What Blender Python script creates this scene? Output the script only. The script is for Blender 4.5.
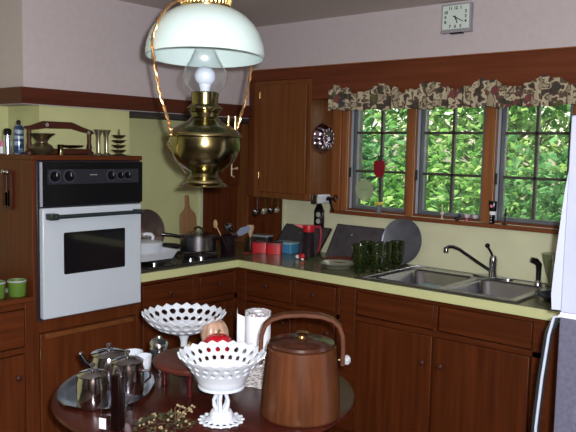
import bpy, math, random
from mathutils import Vector, Matrix
random.seed(7)
PI = math.pi
scn = bpy.context.scene
for o in list(bpy.data.objects):
    bpy.data.objects.remove(o)

# ---------------------------------------------------------------- camera
CAM = Vector((3.5434, -3.6035, 1.5686))
YAW, PITCH, ROLL, FPX = .7067, -.094, .0214, 718.74
fw = Vector((-math.sin(YAW)*math.cos(PITCH), math.cos(YAW)*math.cos(PITCH), math.sin(PITCH)))
rt0 = Vector((math.cos(YAW), math.sin(YAW), 0)); up0 = rt0.cross(fw)
RT = rt0*math.cos(ROLL)+up0*math.sin(ROLL); UP = -rt0*math.sin(ROLL)+up0*math.cos(ROLL)
cd = bpy.data.cameras.new('camera'); cam = bpy.data.objects.new('camera', cd)
scn.collection.objects.link(cam); scn.camera = cam
cd.sensor_width = 36; cd.lens = 36*FPX/576; cd.clip_start = .05; cd.clip_end = 200
m3 = Matrix((RT, UP, -fw)).transposed()
cam.matrix_world = Matrix.Translation(CAM) @ m3.to_4x4()

# ---------------------------------------------------------------- light
w = bpy.data.worlds.new('world'); scn.world = w; w.use_nodes = True
nt = w.node_tree; bg = nt.nodes['Background']
sky = nt.nodes.new('ShaderNodeTexSky'); sky.sky_type = 'NISHITA'; sky.sun_disc = False
sky.sun_elevation = math.radians(48); sky.sun_rotation = math.radians(30); sky.dust_density = 2.0
nt.links.new(sky.outputs[0], bg.inputs[0]); bg.inputs[1].default_value = 0.42

sd = bpy.data.lights.new('sun', 'SUN'); sd.energy = 11; sd.angle = math.radians(.6); sd.color = (1, .97, .88)
so = bpy.data.objects.new('sun', sd); scn.collection.objects.link(so)
so.rotation_euler = Vector((.55, .35, -1.2)).to_track_quat('-Z', 'Y').to_euler()

fl = bpy.data.lights.new('camera_flash', 'POINT'); fl.energy = 300; fl.shadow_soft_size = .018; fl.color = (1, .985, 1.0)
fo = bpy.data.objects.new('camera_flash', fl); scn.collection.objects.link(fo)
fo.location = CAM + RT*.045 + UP*.035 - fw*.01
vs = scn.view_settings; scn.display_settings.display_device = 'sRGB'
vs.view_transform = 'Standard'; vs.look = 'None'; vs.exposure = 0; vs.gamma = 1; vs.use_curve_mapping = False

# ---------------------------------------------------------------- materials
MATS = {}
def mat(name, col, rough=.5, metal=0, **k):
    if name in MATS: return MATS[name]
    m = bpy.data.materials.new(name); m.use_nodes = True; MATS[name] = m
    b = m.node_tree.nodes['Principled BSDF']
    b.inputs['Base Color'].default_value = (*col, 1); b.inputs['Roughness'].default_value = rough
    b.inputs['Metallic'].default_value = metal
    for kk, v in k.items(): b.inputs[kk.replace('_', ' ')].default_value = v
    # small natural variation
    return m
def noisy(name, c1, c2, scale=(5, 5, 5), rough=.5, metal=0, detail=5, bump=0, lo=.35, hi=.65, coat=0, nscale=1., bdist=.002):
    if name in MATS: return MATS[name]
    m = mat(name, c1, rough, metal); t = m.node_tree; b = t.nodes['Principled BSDF']
    tc = t.nodes.new('ShaderNodeTexCoord'); mp = t.nodes.new('ShaderNodeMapping'); mp.inputs['Scale'].default_value = scale
    n = t.nodes.new('ShaderNodeTexNoise'); n.inputs['Scale'].default_value = nscale; n.inputs['Detail'].default_value = detail
    r = t.nodes.new('ShaderNodeValToRGB'); r.color_ramp.elements[0].position = lo; r.color_ramp.elements[1].position = hi
    r.color_ramp.elements[0].color = (*c1, 1); r.color_ramp.elements[1].color = (*c2, 1)
    L = t.links.new
    L(tc.outputs['Object'], mp.inputs[0]); L(mp.outputs[0], n.inputs['Vector']); L(n.outputs[0], r.inputs[0]); L(r.outputs[0], b.inputs['Base Color'])
    if bump:
        bp = t.nodes.new('ShaderNodeBump'); bp.inputs['Strength'].default_value = bump; bp.inputs['Distance'].default_value = bdist
        L(n.outputs[0], bp.inputs['Height']); L(bp.outputs[0], b.inputs['Normal'])
    if coat: b.inputs['Coat Weight'].default_value = coat; b.inputs['Coat Roughness'].default_value = .12
    return m
def wood(name, c1, c2, axis='z', rough=.38, fine=42, along=2.2, coat=0):
    s = [fine]*3; s['xyz'.index(axis)] = along
    m = noisy(name, c1, c2, tuple(s), rough, detail=7, bump=.12, lo=.3, hi=.72, coat=coat)
    m.node_tree.nodes['Principled BSDF'].inputs['Specular IOR Level'].default_value = .2
    return m
def glassmat(name, tint=(1, 1, 1), base=.04, rough=.0, cover=0.0, covcol=(.5, .5, .5)):
    """thin glass: clear with fresnel reflection, optional translucent film"""
    if name in MATS: return MATS[name]
    m = bpy.data.materials.new(name); m.use_nodes = True; MATS[name] = m; t = m.node_tree; t.nodes.clear(); L = t.links.new
    out = t.nodes.new('ShaderNodeOutputMaterial'); tr = t.nodes.new('ShaderNodeBsdfTransparent'); tr.inputs[0].default_value = (*tint, 1)
    gl = t.nodes.new('ShaderNodeBsdfGlossy'); gl.inputs['Roughness'].default_value = max(rough, .03); gl.inputs[0].default_value = (1, 1, 1, 1)
    lw = t.nodes.new('ShaderNodeLayerWeight'); pw = t.nodes.new('ShaderNodeMath'); pw.operation = 'POWER'; pw.inputs[1].default_value = 3.5
    ma = t.nodes.new('ShaderNodeMath'); ma.operation = 'MULTIPLY_ADD'; ma.inputs[1].default_value = .75; ma.inputs[2].default_value = .04
    L(lw.outputs['Facing'], pw.inputs[0]); L(pw.outputs[0], ma.inputs[0])
    mx = t.nodes.new('ShaderNodeMixShader'); L(ma.outputs[0], mx.inputs[0]); L(tr.outputs[0], mx.inputs[1]); L(gl.outputs[0], mx.inputs[2])
    last = mx
    if cover:
        df = t.nodes.new('ShaderNodeBsdfDiffuse'); df.inputs[0].default_value = (*covcol, 1)
        m2 = t.nodes.new('ShaderNodeMixShader'); m2.inputs[0].default_value = cover; L(mx.outputs[0], m2.inputs[1]); L(df.outputs[0], m2.inputs[2]); last = m2
    L(last.outputs[0], out.inputs[0]); return m

LAV = noisy('lavender_wall', (.51, .455, .475), (.535, .48, .50), (30, 30, 30), .8, bump=.1)
CEIL = noisy('ceiling_paint', (.56, .50, .47), (.59, .53, .50), (40, 40, 40), .9, bump=.1)
UNLITW = noisy('unlit_room_wall', (.05, .03, .02), (.08, .045, .03), (12, 12, 1), .6)  # unseen walls darkened to stand in for an unlit far room in reflections
GREEN = noisy('green_wall', (.50, .53, .27), (.54, .57, .295), (6, 6, 6), .55, bump=.05)
SPLASH = noisy('green_laminate', (.62, .635, .43), (.66, .675, .46), (8, 8, 8), .35)
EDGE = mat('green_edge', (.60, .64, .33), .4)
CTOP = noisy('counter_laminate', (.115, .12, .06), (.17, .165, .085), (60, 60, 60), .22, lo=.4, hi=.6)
TRIM = wood('red_trim', (.060, .016, .009), (.10, .026, .013), 'y')
TRIMX = wood('red_trim_x', (.098, .024, .010), (.15, .041, .016), 'x')
WD = (.068, .0165, .0045); WL = (.125, .033, .009)
CABZ = wood('cabinet_wood', WD, WL, 'z', .4)
CABY = wood('cabinet_wood_y', WD, WL, 'y', .4)
CABX = wood('cabinet_wood_x', WD, WL, 'x', .4)
BZ = wood('base_wood', (.056, .0125, .0030), (.105, .0245, .006), 'z', .42)
BX = wood('base_wood_x', (.056, .0125, .0030), (.105, .0245, .006), 'x', .42)
BY = wood('base_wood_y', (.056, .0125, .0030), (.105, .0245, .006), 'y', .42)
UPZ = wood('upper_wood', (.125, .042, .012), (.19, .070, .021), 'z', .36)
UPX = wood('upper_wood_x', (.12, .040, .012), (.18, .066, .020), 'x', .36)
CASE = wood('casing_wood', (.19, .066, .022), (.30, .115, .038), 'z', .33)
CASEX = wood('casing_wood_x', (.12, .034, .014), (.19, .060, .024), 'x', .33)
MAHOG = wood('mahogany', (.030, .006, .004), (.060, .012, .007), 'x', .25, fine=25, along=3, coat=.05)
TEAK = wood('bucket_teak', (.056, .019, .0075), (.108, .036, .014), 'z', .33, fine=50, along=3, coat=.2)
TEAKD = wood('bucket_lid_teak', (.034, .012, .008), (.056, .020, .012), 'x', .2, fine=30, along=4, coat=.4)
TEAKH = wood('bucket_handle_teak', (.065, .024, .013), (.10, .038, .021), 'x', .35, fine=30, along=6)
RISER = wood('riser_wood', (.060, .014, .009), (.095, .025, .016), 'x', .35)
REDGLOSS = mat('red_gloss_wood', (.045, .005, .005), .12)
BOARD = wood('board_wood', (.26, .14, .065), (.34, .19, .095), 'z', .5)
BEECH = wood('beech', (.50, .34, .18), (.60, .42, .25), 'z', .5)
DWOOD = wood('dark_wood', (.04, .012, .008), (.07, .020, .012), 'y', .4)
WHITE_EN = noisy('white_enamel', (.53, .61, .69), (.55, .63, .71), (3, 3, 3), .25)
OVGLASS = mat('oven_black_glass', (.008, .008, .010), .06)
BLACKP = mat('black_plastic', (.006, .006, .008), .16, Specular_IOR_Level=.25)
BLACKM = mat('matte_black', (.012, .012, .012), .55)
NAVY = mat('dark_blue_trim', (.018, .019, .032), .3)
CHROME = mat('chrome', (.50, .51, .55), .10, 1)
STEEL = noisy('brushed_steel', (.40, .40, .43), (.50, .50, .54), (4, 60, 4), .26, 1)
SINKM = noisy('sink_steel', (.36, .37, .41), (.44, .45, .50), (5, 50, 5), .24, 1)
SILVER = mat('tray_silver', (.42, .45, .50), .24, 1)
DKTRAY = noisy('grey_tray_metal', (.105, .100, .115), (.15, .145, .165), (18, 18, 18), .42, .55)
GALV = noisy('galvanised_metal', (.15, .165, .20), (.22, .235, .28), (14, 14, 14), .4, .55)
BRASS = noisy('old_brass', (.16, .14, .065), (.27, .235, .12), (12, 12, 12), .2, 1)
BRASSB = mat('bright_brass', (.72, .53, .22), .18, 1)
COPPERW = mat('twisted_copper_wire', (.70, .44, .22), .3, 1)
DBRASS = noisy('dark_brass', (.12, .10, .055), (.18, .15, .085), (20, 20, 20), .3, .8)
BRONZE = noisy('bronze_pan', (.34, .26, .22), (.46, .36, .32), (10, 10, 10), .16, .85)
PEWTER = noisy('mould_metal', (.42, .34, .40), (.58, .48, .56), (20, 20, 20), .18, 1)
MILK = mat('milk_glass', (.60, .66, .74), .14)
SHADE = mat('shade_glass', (.58, .73, .72), .22, Subsurface_Weight=.0)
BULB = mat('bulb_glass', (.62, .72, .86), .25)
PAPER = mat('white_paper', (.80, .84, .92), .8)
PATT = noisy('paper_pattern', (.25, .24, .28), (.85, .87, .9), (90, 90, 90), .8, lo=.45, hi=.55)
LACE = noisy('lace_cloth', (.35, .30, .28), (.85, .85, .88), (60, 60, 60), .9, lo=.4, hi=.5, detail=2)
CLEAR = glassmat('clear_glass', (.97, .98, .99))
PANE = glassmat('window_glass', (.96, .98, .97), cover=.03, covcol=(.5, .55, .55))
SMOKE = glassmat('smoky_glass', (.62, .62, .64))
ACRYL = mat('acrylic', (.75, .8, .88), .06, 0, Transmission_Weight=.6)
RED = mat('red_plastic', (.52, .012, .022), .35)
REDD = mat('dark_red', (.25, .012, .025), .3)
BLUE = mat('blue_plastic', (.05, .23, .42), .35)
LBLUE = mat('light_blue_lid', (.30, .48, .55), .4)
GREYL = mat('grey_lid', (.30, .34, .36), .4)
GGREEN = noisy('green_bubble_glass', (.005, .010, .002), (.020, .034, .006), (90, 90, 90), .10, bump=.9, bdist=.004, lo=.4, hi=.6)
YEL = mat('yellow_liquid', (.60, .50, .03), .4)
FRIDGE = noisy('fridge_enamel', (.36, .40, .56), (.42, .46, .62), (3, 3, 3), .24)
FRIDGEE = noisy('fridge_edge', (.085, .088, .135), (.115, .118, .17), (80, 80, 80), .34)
FRBODY = mat('fridge_body_white', (.72, .73, .84), .35)
FRH = mat('fridge_handle', (.45, .50, .62), .25)
STRIPM = mat('sash_strip', (.34, .38, .46), .3)
SASH = noisy('sash_grey', (.10, .115, .125), (.14, .155, .165), (10, 10, 10), .35)
MUNT = mat('muntin_brown', (.045, .042, .032), .5)
LEAD = mat('clock_white', (.62, .72, .68), .4)
CLKGR = mat('clock_edge', (.30, .30, .34), .4)
INK = mat('ink', (.01, .01, .012), .5)
APPLEW = noisy('gourd_skin', (.36, .22, .15), (.48, .32, .23), (12, 12, 40), .3, lo=.35, hi=.65)
APPLER = mat('red_apple', (.42, .006, .016), .15)
STEMM = mat('stem', (.12, .08, .03), .6)
CREAMP = mat('cream_pot', (.6, .5, .3), .5)
DRIED = noisy('dried_leaves', (.02, .026, .010), (.075, .08, .03), (60, 60, 60), .7)
BUD = mat('cream_bud', (.26, .22, .12), .7)
CUPG = mat('green_cup', (.10, .20, .03), .35)
CUPI = mat('cup_inside', (.36, .38, .42), .5)
FLOORM = noisy('floor_vinyl', (.035, .022, .016), (.06, .04, .028), (9, 9, 9), .5)
CANB = noisy('blue_can', (.02, .05, .13), (.35, .45, .55), (9, 9, 45), .25, .3, lo=.5, hi=.56, detail=1)
CANS = mat('silver_can', (.5, .55, .6), .2, .8)
PINK = mat('pink_cap', (.7, .2, .35), .4)
OIL = mat('dark_vinegar', (.008, .002, .002), .3, Specular_IOR_Level=.2)
SHADOWR = mat('soffit_shade', (.035, .032, .035), .6)  # dark tone for the shade below the left soffit
STRIPE = mat('pale_edge_strip', (.55, .60, .42), .4)
EXTW = mat('outside_wall', (.25, .2, .16), .8)

def fabric():
    m = mat('valance_fabric', (.5, .4, .3), .9); t = m.node_tree; b = t.nodes['Principled BSDF']; L = t.links.new
    tc = t.nodes.new('ShaderNodeTexCoord'); mp = t.nodes.new('ShaderNodeMapping'); mp.inputs['Scale'].default_value = (1, .4, 1)
    n1 = t.nodes.new('ShaderNodeTexNoise'); n1.inputs['Scale'].default_value = 19; n1.inputs['Detail'].default_value = 2
    n2 = t.nodes.new('ShaderNodeTexNoise'); n2.inputs['Scale'].default_value = 13; n2.inputs['Detail'].default_value = 1
    v = t.nodes.new('ShaderNodeTexVoronoi'); v.inputs['Scale'].default_value = 13
    r1 = t.nodes.new('ShaderNodeValToRGB'); e = r1.color_ramp.elements
    r1.color_ramp.interpolation = 'CONSTANT'
    e[0].position = 0; e[0].color = (.045, .042, .03, 1); e[1].position = .41; e[1].color = (.10, .055, .04, 1)
    a = e.new(.46); a.color = (.42, .37, .25, 1); a = e.new(.55); a.color = (.09, .065, .04, 1); a = e.new(.60); a.color = (.30, .255, .17, 1)
    r2 = t.nodes.new('ShaderNodeValToRGB'); r2.color_ramp.interpolation = 'CONSTANT'; e = r2.color_ramp.elements
    e[0].position = 0; e[0].color = (1, 1, 1, 1); e[1].position = .33; e[1].color = (0, 0, 0, 1)
    hs = t.nodes.new('ShaderNodeValToRGB'); hs.color_ramp.interpolation = 'CONSTANT'; e = hs.color_ramp.elements
    e[0].position = 0; e[0].color = (.15, .045, .04, 1); e[1].position = .4; e[1].color = (.05, .04, .055, 1); a = e.new(.6); a.color = (.085, .085, .035, 1); a = e.new(.8); a.color = (.47, .41, .28, 1)
    mx = t.nodes.new('ShaderNodeMix'); mx.data_type = 'RGBA'
    L(tc.outputs['Object'], mp.inputs[0])
    for q in (n1, n2, v): L(mp.outputs[0], q.inputs['Vector'])
    L(n1.outputs[0], r1.inputs[0]); L(v.outputs['Distance'], r2.inputs[0]); L(v.outputs['Color'], hs.inputs[0])
    L(r2.outputs[0], mx.inputs['Factor']); L(r1.outputs[0], mx.inputs['A']); L(hs.outputs[0], mx.inputs['B']); L(mx.outputs['Result'], b.inputs['Base Color'])
    return m
FAB = fabric()
def leafmat(name, cols, trans=.45):
    m = bpy.data.materials.new(name); m.use_nodes = True; t = m.node_tree; t.nodes.clear(); L = t.links.new
    out = t.nodes.new('ShaderNodeOutputMaterial'); g = t.nodes.new('ShaderNodeNewGeometry'); r = t.nodes.new('ShaderNodeValToRGB')
    e = r.color_ramp.elements; e[0].color = (*cols[0], 1); e[1].color = (*cols[-1], 1)
    for i, c in enumerate(cols[1:-1]): a = e.new((i+1)/(len(cols)-1)); a.color = (*c, 1)
    d = t.nodes.new('ShaderNodeBsdfDiffuse'); tr = t.nodes.new('ShaderNodeBsdfTranslucent'); mx = t.nodes.new('ShaderNodeMixShader'); mx.inputs[0].default_value = trans
    L(g.outputs['Random Per Island'], r.inputs[0]); L(r.outputs[0], d.inputs[0]); L(r.outputs[0], tr.inputs[0]); L(d.outputs[0], mx.inputs[1]); L(tr.outputs[0], mx.inputs[2]); L(mx.outputs[0], out.inputs[0])
    return m
LEAF1 = leafmat('leaves_bright', [(.04, .13, .02), (.18, .40, .08), (.48, .66, .22)])
LEAF2 = leafmat('leaves_mid', [(.02, .07, .02), (.09, .25, .08), (.24, .46, .18)])
LEAF3 = leafmat('leaves_yellow', [(.08, .20, .03), (.34, .52, .12), (.66, .74, .36)])
BARK = noisy('bark', (.05, .03, .02), (.10, .065, .045), (20, 20, 5), .9, bump=.5)
GRASS = noisy('ground_cover', (.02, .05, .012), (.06, .12, .03), (6, 6, 6), .9)

# ---------------------------------------------------------------- mesh helpers
class MB:
    def __init__(s): s.v = []; s.f = []; s.mi = []; s.m = 0
    def add(s, vs_, fs):
        o = len(s.v); s.v += [tuple(v) for v in vs_]; s.f += [tuple(i+o for i in f) for f in fs]; s.mi += [s.m]*len(fs); return s
    def mat(s, i): s.m = i; return s
    def box(s, a, b):
        x0, y0, z0 = [min(a[i], b[i]) for i in range(3)]; x1, y1, z1 = [max(a[i], b[i]) for i in range(3)]
        return s.add([(x0, y0, z0), (x1, y0, z0), (x1, y1, z0), (x0, y1, z0), (x0, y0, z1), (x1, y0, z1), (x1, y1, z1), (x0, y1, z1)],
                     [(0, 3, 2, 1), (4, 5, 6, 7), (0, 1, 5, 4), (1, 2, 6, 5), (2, 3, 7, 6), (3, 0, 4, 7)])
    def lathe(s, prof, n=32, c=(0, 0, 0), axis=(0, 0, 1), close=False):
        """prof list of (r, h) outlines; r=0 ends close"""
        ax = Vector(axis).normalized(); a = ax.orthogonal().normalized() if abs(ax.z) < .999 else Vector((1, 0, 0)); b = ax.cross(a); c = Vector(c)
        vs_ = []; rings = []
        for r, h in prof:
            if r < 1e-6: rings.append([len(vs_)]); vs_.append(c+ax*h)
            else:
                rings.append(list(range(len(vs_), len(vs_)+n)))
                for i in range(n):
                    t = 2*PI*i/n; vs_.append(c+ax*h+(a*math.cos(t)+b*math.sin(t))*r)
        fs = []
        pairs = list(zip(rings, rings[1:]))
        if close: pairs.append((rings[-1], rings[0]))
        for A, B in pairs:
            for i in range(n):
                j = (i+1) % n
                if len(A) == 1 and len(B) == 1: continue
                if len(A) == 1: fs.append((A[0], B[j], B[i]))
                elif len(B) == 1: fs.append((A[i], A[j], B[0]))
                else: fs.append((A[i], A[j], B[j], B[i]))
        return s.add(vs_, fs)
    def cyl(s, p0, p1, r, r1=None, n=16):
        p0 = Vector(p0); p1 = Vector(p1); h = (p1-p0).length; r1 = r if r1 is None else r1
        return s.lathe([(0, 0), (r, 0), (r1, h), (0, h)], n, p0, p1-p0)
    def ball(s, c, r, n=16, sc=(1, 1, 1)):
        k = len(s.v); s.lathe([(r*math.sin(PI*i/(n//2)), -r*math.cos(PI*i/(n//2))) for i in range(n//2+1)], n)
        for i in range(k, len(s.v)):
            v = s.v[i]; s.v[i] = (c[0]+v[0]*sc[0], c[1]+v[1]*sc[1], c[2]+v[2]*sc[2])
        return s
    def tube(s, pts, r, n=8, cyc=False):
        P = [Vector(p) for p in pts]; N = len(P); vs_ = []; fs = []; prev = None
        for i, p in enumerate(P):
            t = (P[(i+1) % N]-P[i-1]) if cyc else (P[min(i+1, N-1)]-P[max(i-1, 0)])
            t.normalize()
            if prev is None: a = t.orthogonal().normalized()
            else: a = (prev-t*prev.dot(t)).normalized()
            prev = a; b = t.cross(a); rr = r[i] if isinstance(r, (list, tuple)) else r
            for k in range(n):
                q = 2*PI*k/n; vs_.append(p+(a*math.cos(q)+b*math.sin(q))*rr)
        M = N if cyc else N-1
        for i in range(M):
            for k in range(n):
                j = (i+1) % N; l = (k+1) % n
                fs.append((i*n+k, i*n+l, j*n+l, j*n+k))
        if not cyc: fs += [tuple(range(n-1, -1, -1)), tuple((N-1)*n+k for k in range(n))]
        return s.add(vs_, fs)
    def prism(s, poly, d, o=(0, 0, 0), u=(1, 0, 0), v=(0, 0, 1)):
        """2d outline in (u,v) extruded by vector d"""
        o = Vector(o); u = Vector(u); v = Vector(v); d = Vector(d); n = len(poly)
        A = [o+u*p[0]+v*p[1] for p in poly]; vs_ = A+[a+d for a in A]
        fs = [tuple(range(n-1, -1, -1)), tuple(range(n, 2*n))]+[(i, (i+1) % n, n+(i+1) % n, n+i) for i in range(n)]
        return s.add(vs_, fs)
    def xf(s, M, k=0):
        for i in range(k, len(s.v)): s.v[i] = tuple(M @ Vector(s.v[i]))
        return s
    def build(s, name, ms, parent=None, bevel=0, smooth=True, ang=40, loc=None, solid=0):
        me = bpy.data.meshes.new(name); me.from_pydata(s.v, [], s.f)
        if not isinstance(ms, (list, tuple)): ms = [ms]
        for m in ms: me.materials.append(m)
        for p, i in zip(me.polygons, s.mi): p.material_index = i
        me.update(); me.validate()
        if smooth:
            me.polygons.foreach_set('use_smooth', [True]*len(me.polygons)); me.set_sharp_from_angle(angle=math.radians(ang))
        o = bpy.data.objects.new(name, me); scn.collection.objects.link(o)
        if parent: o.parent = parent
        if loc: o.location = loc
        if solid:
            md = o.modifiers.new('s', 'SOLIDIFY'); md.thickness = solid; md.offset = 0
        if bevel:
            md = o.modifiers.new('b', 'BEVEL'); md.width = bevel; md.segments = 2; md.limit_method = 'ANGLE'; md.angle_limit = math.radians(50)
        return o
def thing(name, label, cat, loc=(0, 0, 0), rz=0, group=None):
    o = bpy.data.objects.new(name, None); scn.collection.objects.link(o); o.location = loc; o.rotation_euler = (0, 0, rz)
    o.empty_display_size = .05
    return tag(o, label, cat, group)
def tag(o, label, cat, group=None):
    o['label'] = label; o['category'] = cat
    if group: o['group'] = group
    return o
def struct(o): o['kind'] = 'structure'; return o
def B(a, b): return MB().box(a, b)
def text_mesh(name, items, m, parent, depth=.0008):
    """items: (string, size, matrix)"""
    mb = MB()
    for s_, size, M in items:
        c = bpy.data.curves.new('t', 'FONT'); c.body = s_; c.size = size; c.align_x = 'CENTER'; c.align_y = 'CENTER'; c.extrude = depth; c.resolution_u = 2; c.offset = .0006
        o = bpy.data.objects.new('t', c); scn.collection.objects.link(o); bpy.context.view_layer.update()
        me = bpy.data.meshes.new_from_object(o.evaluated_get(bpy.context.evaluated_depsgraph_get()))
        mb.add([M @ v.co for v in me.vertices], [tuple(p.vertices) for p in me.polygons])
        bpy.data.objects.remove(o); bpy.data.curves.remove(c); bpy.data.meshes.remove(me)
    return mb.build(name, m, parent, smooth=False)

# ================================================================ THE ROOM
RX = 3.95; RY = -7.5; CZ = 2.325
struct(B((-.1, RY, -.05), (RX, .0, 0)).build('floor', FLOORM, smooth=False))
struct(B((-.1, RY, CZ), (RX+.1, .15, CZ+.06)).build('ceiling', CEIL, smooth=False))
# left wall: green behind the stove, lavender soffit box above
struct(B((-.1, RY, 0), (0, 0, CZ)).build('wall_left', [GREEN], smooth=False))
struct(B((0, -1.80, 1.752), (.33, 0, CZ)).build('wall_left_soffit', LAV, smooth=False))
struct(B((0, -1.70, 1.515), (.30, -1.16, 1.752)).build('wall_left_chase', GREEN, smooth=False))
o = B((.33, -1.82, 1.755), (.352, -.225, 1.832)).box((0, -1.82, 1.755), (.33, -1.80, 1.832)).build('trim_1', TRIM); struct(o)
struct(B((.0, -1.16, 1.728), (.30, 0, 1.752)).build('trim_2', SHADOWR, smooth=False))  # dark strip added under the soffit, underside shade put into its colour
# back wall with three window openings
WX = [(.944, 1.362), (1.410, 1.836), (1.893, 2.292)]; WZ0, WZ1 = 1.195, 1.88
mb = MB(); T = .14
xs = [0]+[q for wv in WX for q in wv]+[RX+.1]
for i in range(0, len(xs), 2): mb.box((xs[i], 0, 0), (xs[i+1], T, CZ))
for a, b in WX: mb.box((a, 0, 0), (b, T, WZ0)); mb.box((a, 0, WZ1), (b, T, CZ))
struct(mb.build('wall_back', [SPLASH], smooth=False))
struct(B((.33, -.229, 1.985), (RX, 0, CZ)).build('wall_back_soffit', LAV, smooth=False))
struct(B((RX, RY, 0), (RX+.1, .14, CZ)).build('wall_right', UNLITW, smooth=False))
struct(B((-.1, RY-.1, 0), (RX+.1, RY, CZ)).build('wall_front', UNLITW, smooth=False))
# header board above cabinet and windows
o = MB().box((.33, -.251, 1.985), (.845, -.229, 2.050)).box((.845, -.251, 1.86), (RX, -.229, 2.050)).box((.86, -.229, 1.86), (RX, 0, 1.88)).build('trim_3', TRIMX, bevel=.002); struct(o)
struct(B((.33, -.254, 2.050), (RX, -.229, 2.055)).build('trim_4', CASE))
# corner post and panelling
o = B((.0201, -.03, .914), (.125, 0, 1.752)).build('trim_5', UPZ, bevel=.003); struct(o)
o = B((.125, -.015, .914), (.430, 0, 1.255)).build('trim_6', CABZ); struct(o)
o = B((.430, -.018, .914), (.438, 0, 1.255)).build('trim_7', STRIPE); struct(o)
o = B((0, -.352, .914), (.02, 0, 1.752)).build('trim_8', CABZ); struct(o)
o = B((0, -.368, .914), (.022, -.352, 1.728)).build('trim_9', STRIPE); struct(o)
# window casing, mullions, sill
o = MB().box((.835, -.030, 1.18), (.905, 0, 1.86)).box((.905, -.022, 1.18), (.944, 0, 1.86)).build('trim_10', CASE, bevel=.006); struct(o)
o = B((1.362, -.016, 1.195), (1.410, 0, 1.86)).build('trim_11', CASE, bevel=.004); struct(o)
o = B((1.836, -.016, 1.195), (1.893, 0, 1.86)).build('trim_12', CASE, bevel=.004); struct(o)
o = B((2.292, -.016, 1.195), (2.40, 0, 1.86)).build('trim_13', CASE, bevel=.004); struct(o)
o = B((.835, -.035, 1.171), (2.42, 0, 1.193)).build('trim_14', CASEX, bevel=.003); struct(o)
for wi, (a, b) in enumerate(WX):
    z0, z1 = WZ0, WZ1; y0, y1 = .02, .055
    root = B((a, .0, z0-.0), (b, .10, z0+.012)).build('window_%d' % (wi+1), CASEX); struct(root)
    f = MB(); lw = .042; rw = .026
    MB().box((a+.006, y0-.004, z0+.014), (a+.020, y0, z1)).build('metal_strip', STRIPM, root); MB().box((b-.012, y0-.003, z0+.014), (b-.003, y0, z1)).build('metal_strip', STRIPM, root)
    MB().box((a, .0, z0+.012), (a+.005, y0, z1)).box((b-.005, 0, z0+.012), (b, y0, z1)).build('jamb_liner', CASE, root)
    MB().box((a, y1, z0), (a+.004, .141, z1)).box((b-.004, y1, z0), (b, .141, z1)).box((a, .10, z0), (b, .142, z0+.012)).build('outer_jamb', MUNT, root)
    f.box((a, y0, z0+.012), (a+lw*.45, y1, z1)); f.box((a+lw*.45, y0+.012, z0+.012), (a+lw, y1, z1)); f.box((b-rw, y0, z0+.012), (b, y1, z1))
    f.box((a+lw, y0, z0+.012), (b-rw, y1, z0+.034)); f.box((a+lw, y0, z1-.03), (b-rw, y1, z1)); f.build('sash', SASH, root, bevel=.003)
    g = MB(); ga, gb = a+lw, b-rw; xm = (ga+gb)/2+.003; g.box((xm-.007, .026, z0+.034), (xm+.007, .050, z1-.03))
    for zz in (1.440, 1.672): g.box((ga, .026, zz-.007), (gb, .050, zz+.007))
    g.build('muntins', MUNT, root)
    B((ga, .036, z0+.03), (gb, .039, z1-.03)).build('pane', PANE, root, smooth=False)
    h = MB(); h.box((a+.004, .004, 1.40), (a+.014, .02, 1.46)); h.build('catch', BLACKM, root)

# ================================================================ BASE CABINETS
def knob(par, p, d, m=None, r=.015):
    p = Vector(p); d = Vector(d)
    return MB().lathe([(0, 0), (.007, 0), (.006, .012), (r, .018), (r, .024), (r*.6, .029), (0, .030)], 16, p, d).build('knob', m or DWOOD, par)
FY = -.610
t = thing('sink_base_cabinet', 'wide dark wooden base cabinet below the sink with two false drawers and doors', 'cabinet', (1.42, FY, 0))
def L_(x): return x-1.42
MB().box((L_(1.36), .022, .10), (L_(2.46), .56, .66)).box((L_(1.36), .10, 0), (L_(2.46), .5, .10)).box((L_(1.36), .022, .66), (L_(2.46), .03, .874)).box((L_(2.46), .0, .10), (L_(3.28), .56, .874)).box((L_(2.46), .08, .0), (L_(3.28), .5, .10)).build('body', [BZ], t)
f = MB(); f.box((L_(1.36), 0, .10), (L_(1.455), .022, .874)); f.box((L_(1.455), 0, .848), (L_(2.46), .022, .874)); f.box((L_(1.455), 0, .695), (L_(2.46), .022, .722)); f.box((L_(1.905), 0, .722), (L_(1.925), .022, .848)); f.box((L_(2.385), 0, .10), (L_(2.46), .022, .848))
f.build('face_frame', BX, t, bevel=.002)
for a, b in ((1.46, 1.90), (1.93, 2.378)):
    B((L_(a), .008, .726), (L_(b), .022, .844)).build('drawer_front', BX, t, bevel=.003)
for a, b, kx in ((1.46, 1.905, 1.865), (1.925, 2.378, 1.960)):
    d = B((L_(a), -.006, .11), (L_(b), .022, .694)).build('door', BZ, t, bevel=.004); knob(d, (L_(kx), -.006, .565), (0, -1, 0))
t = thing('base_cabinet', 'dark wooden base cabinet with two small drawers between the corner and the sink cabinet', 'cabinet', (.64, FY, 0))
def L2(x): return x-.64
MB().box((L2(.70), .022, .10), (L2(1.355), .56, .874)).box((L2(.70), .10, 0), (L2(1.355), .5, .10)).build('body', BZ, t)
f = MB(); f.box((L2(.600), 0, .10), (L2(.675), .022, .874)); f.box((L2(.675), 0, .85), (L2(1.355), .022, .874)); f.box((L2(.675), 0, .68), (L2(1.355), .022, .71)); f.box((L2(1.03), 0, .71), (L2(1.055), .022, .85)); f.box((L2(1.335), 0, .1), (L2(1.355), .022, .85)); f.box((L2(1.03), 0, .10), (L2(1.055), .022, .68))
f.build('face_frame', BX, t, bevel=.002)
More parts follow.
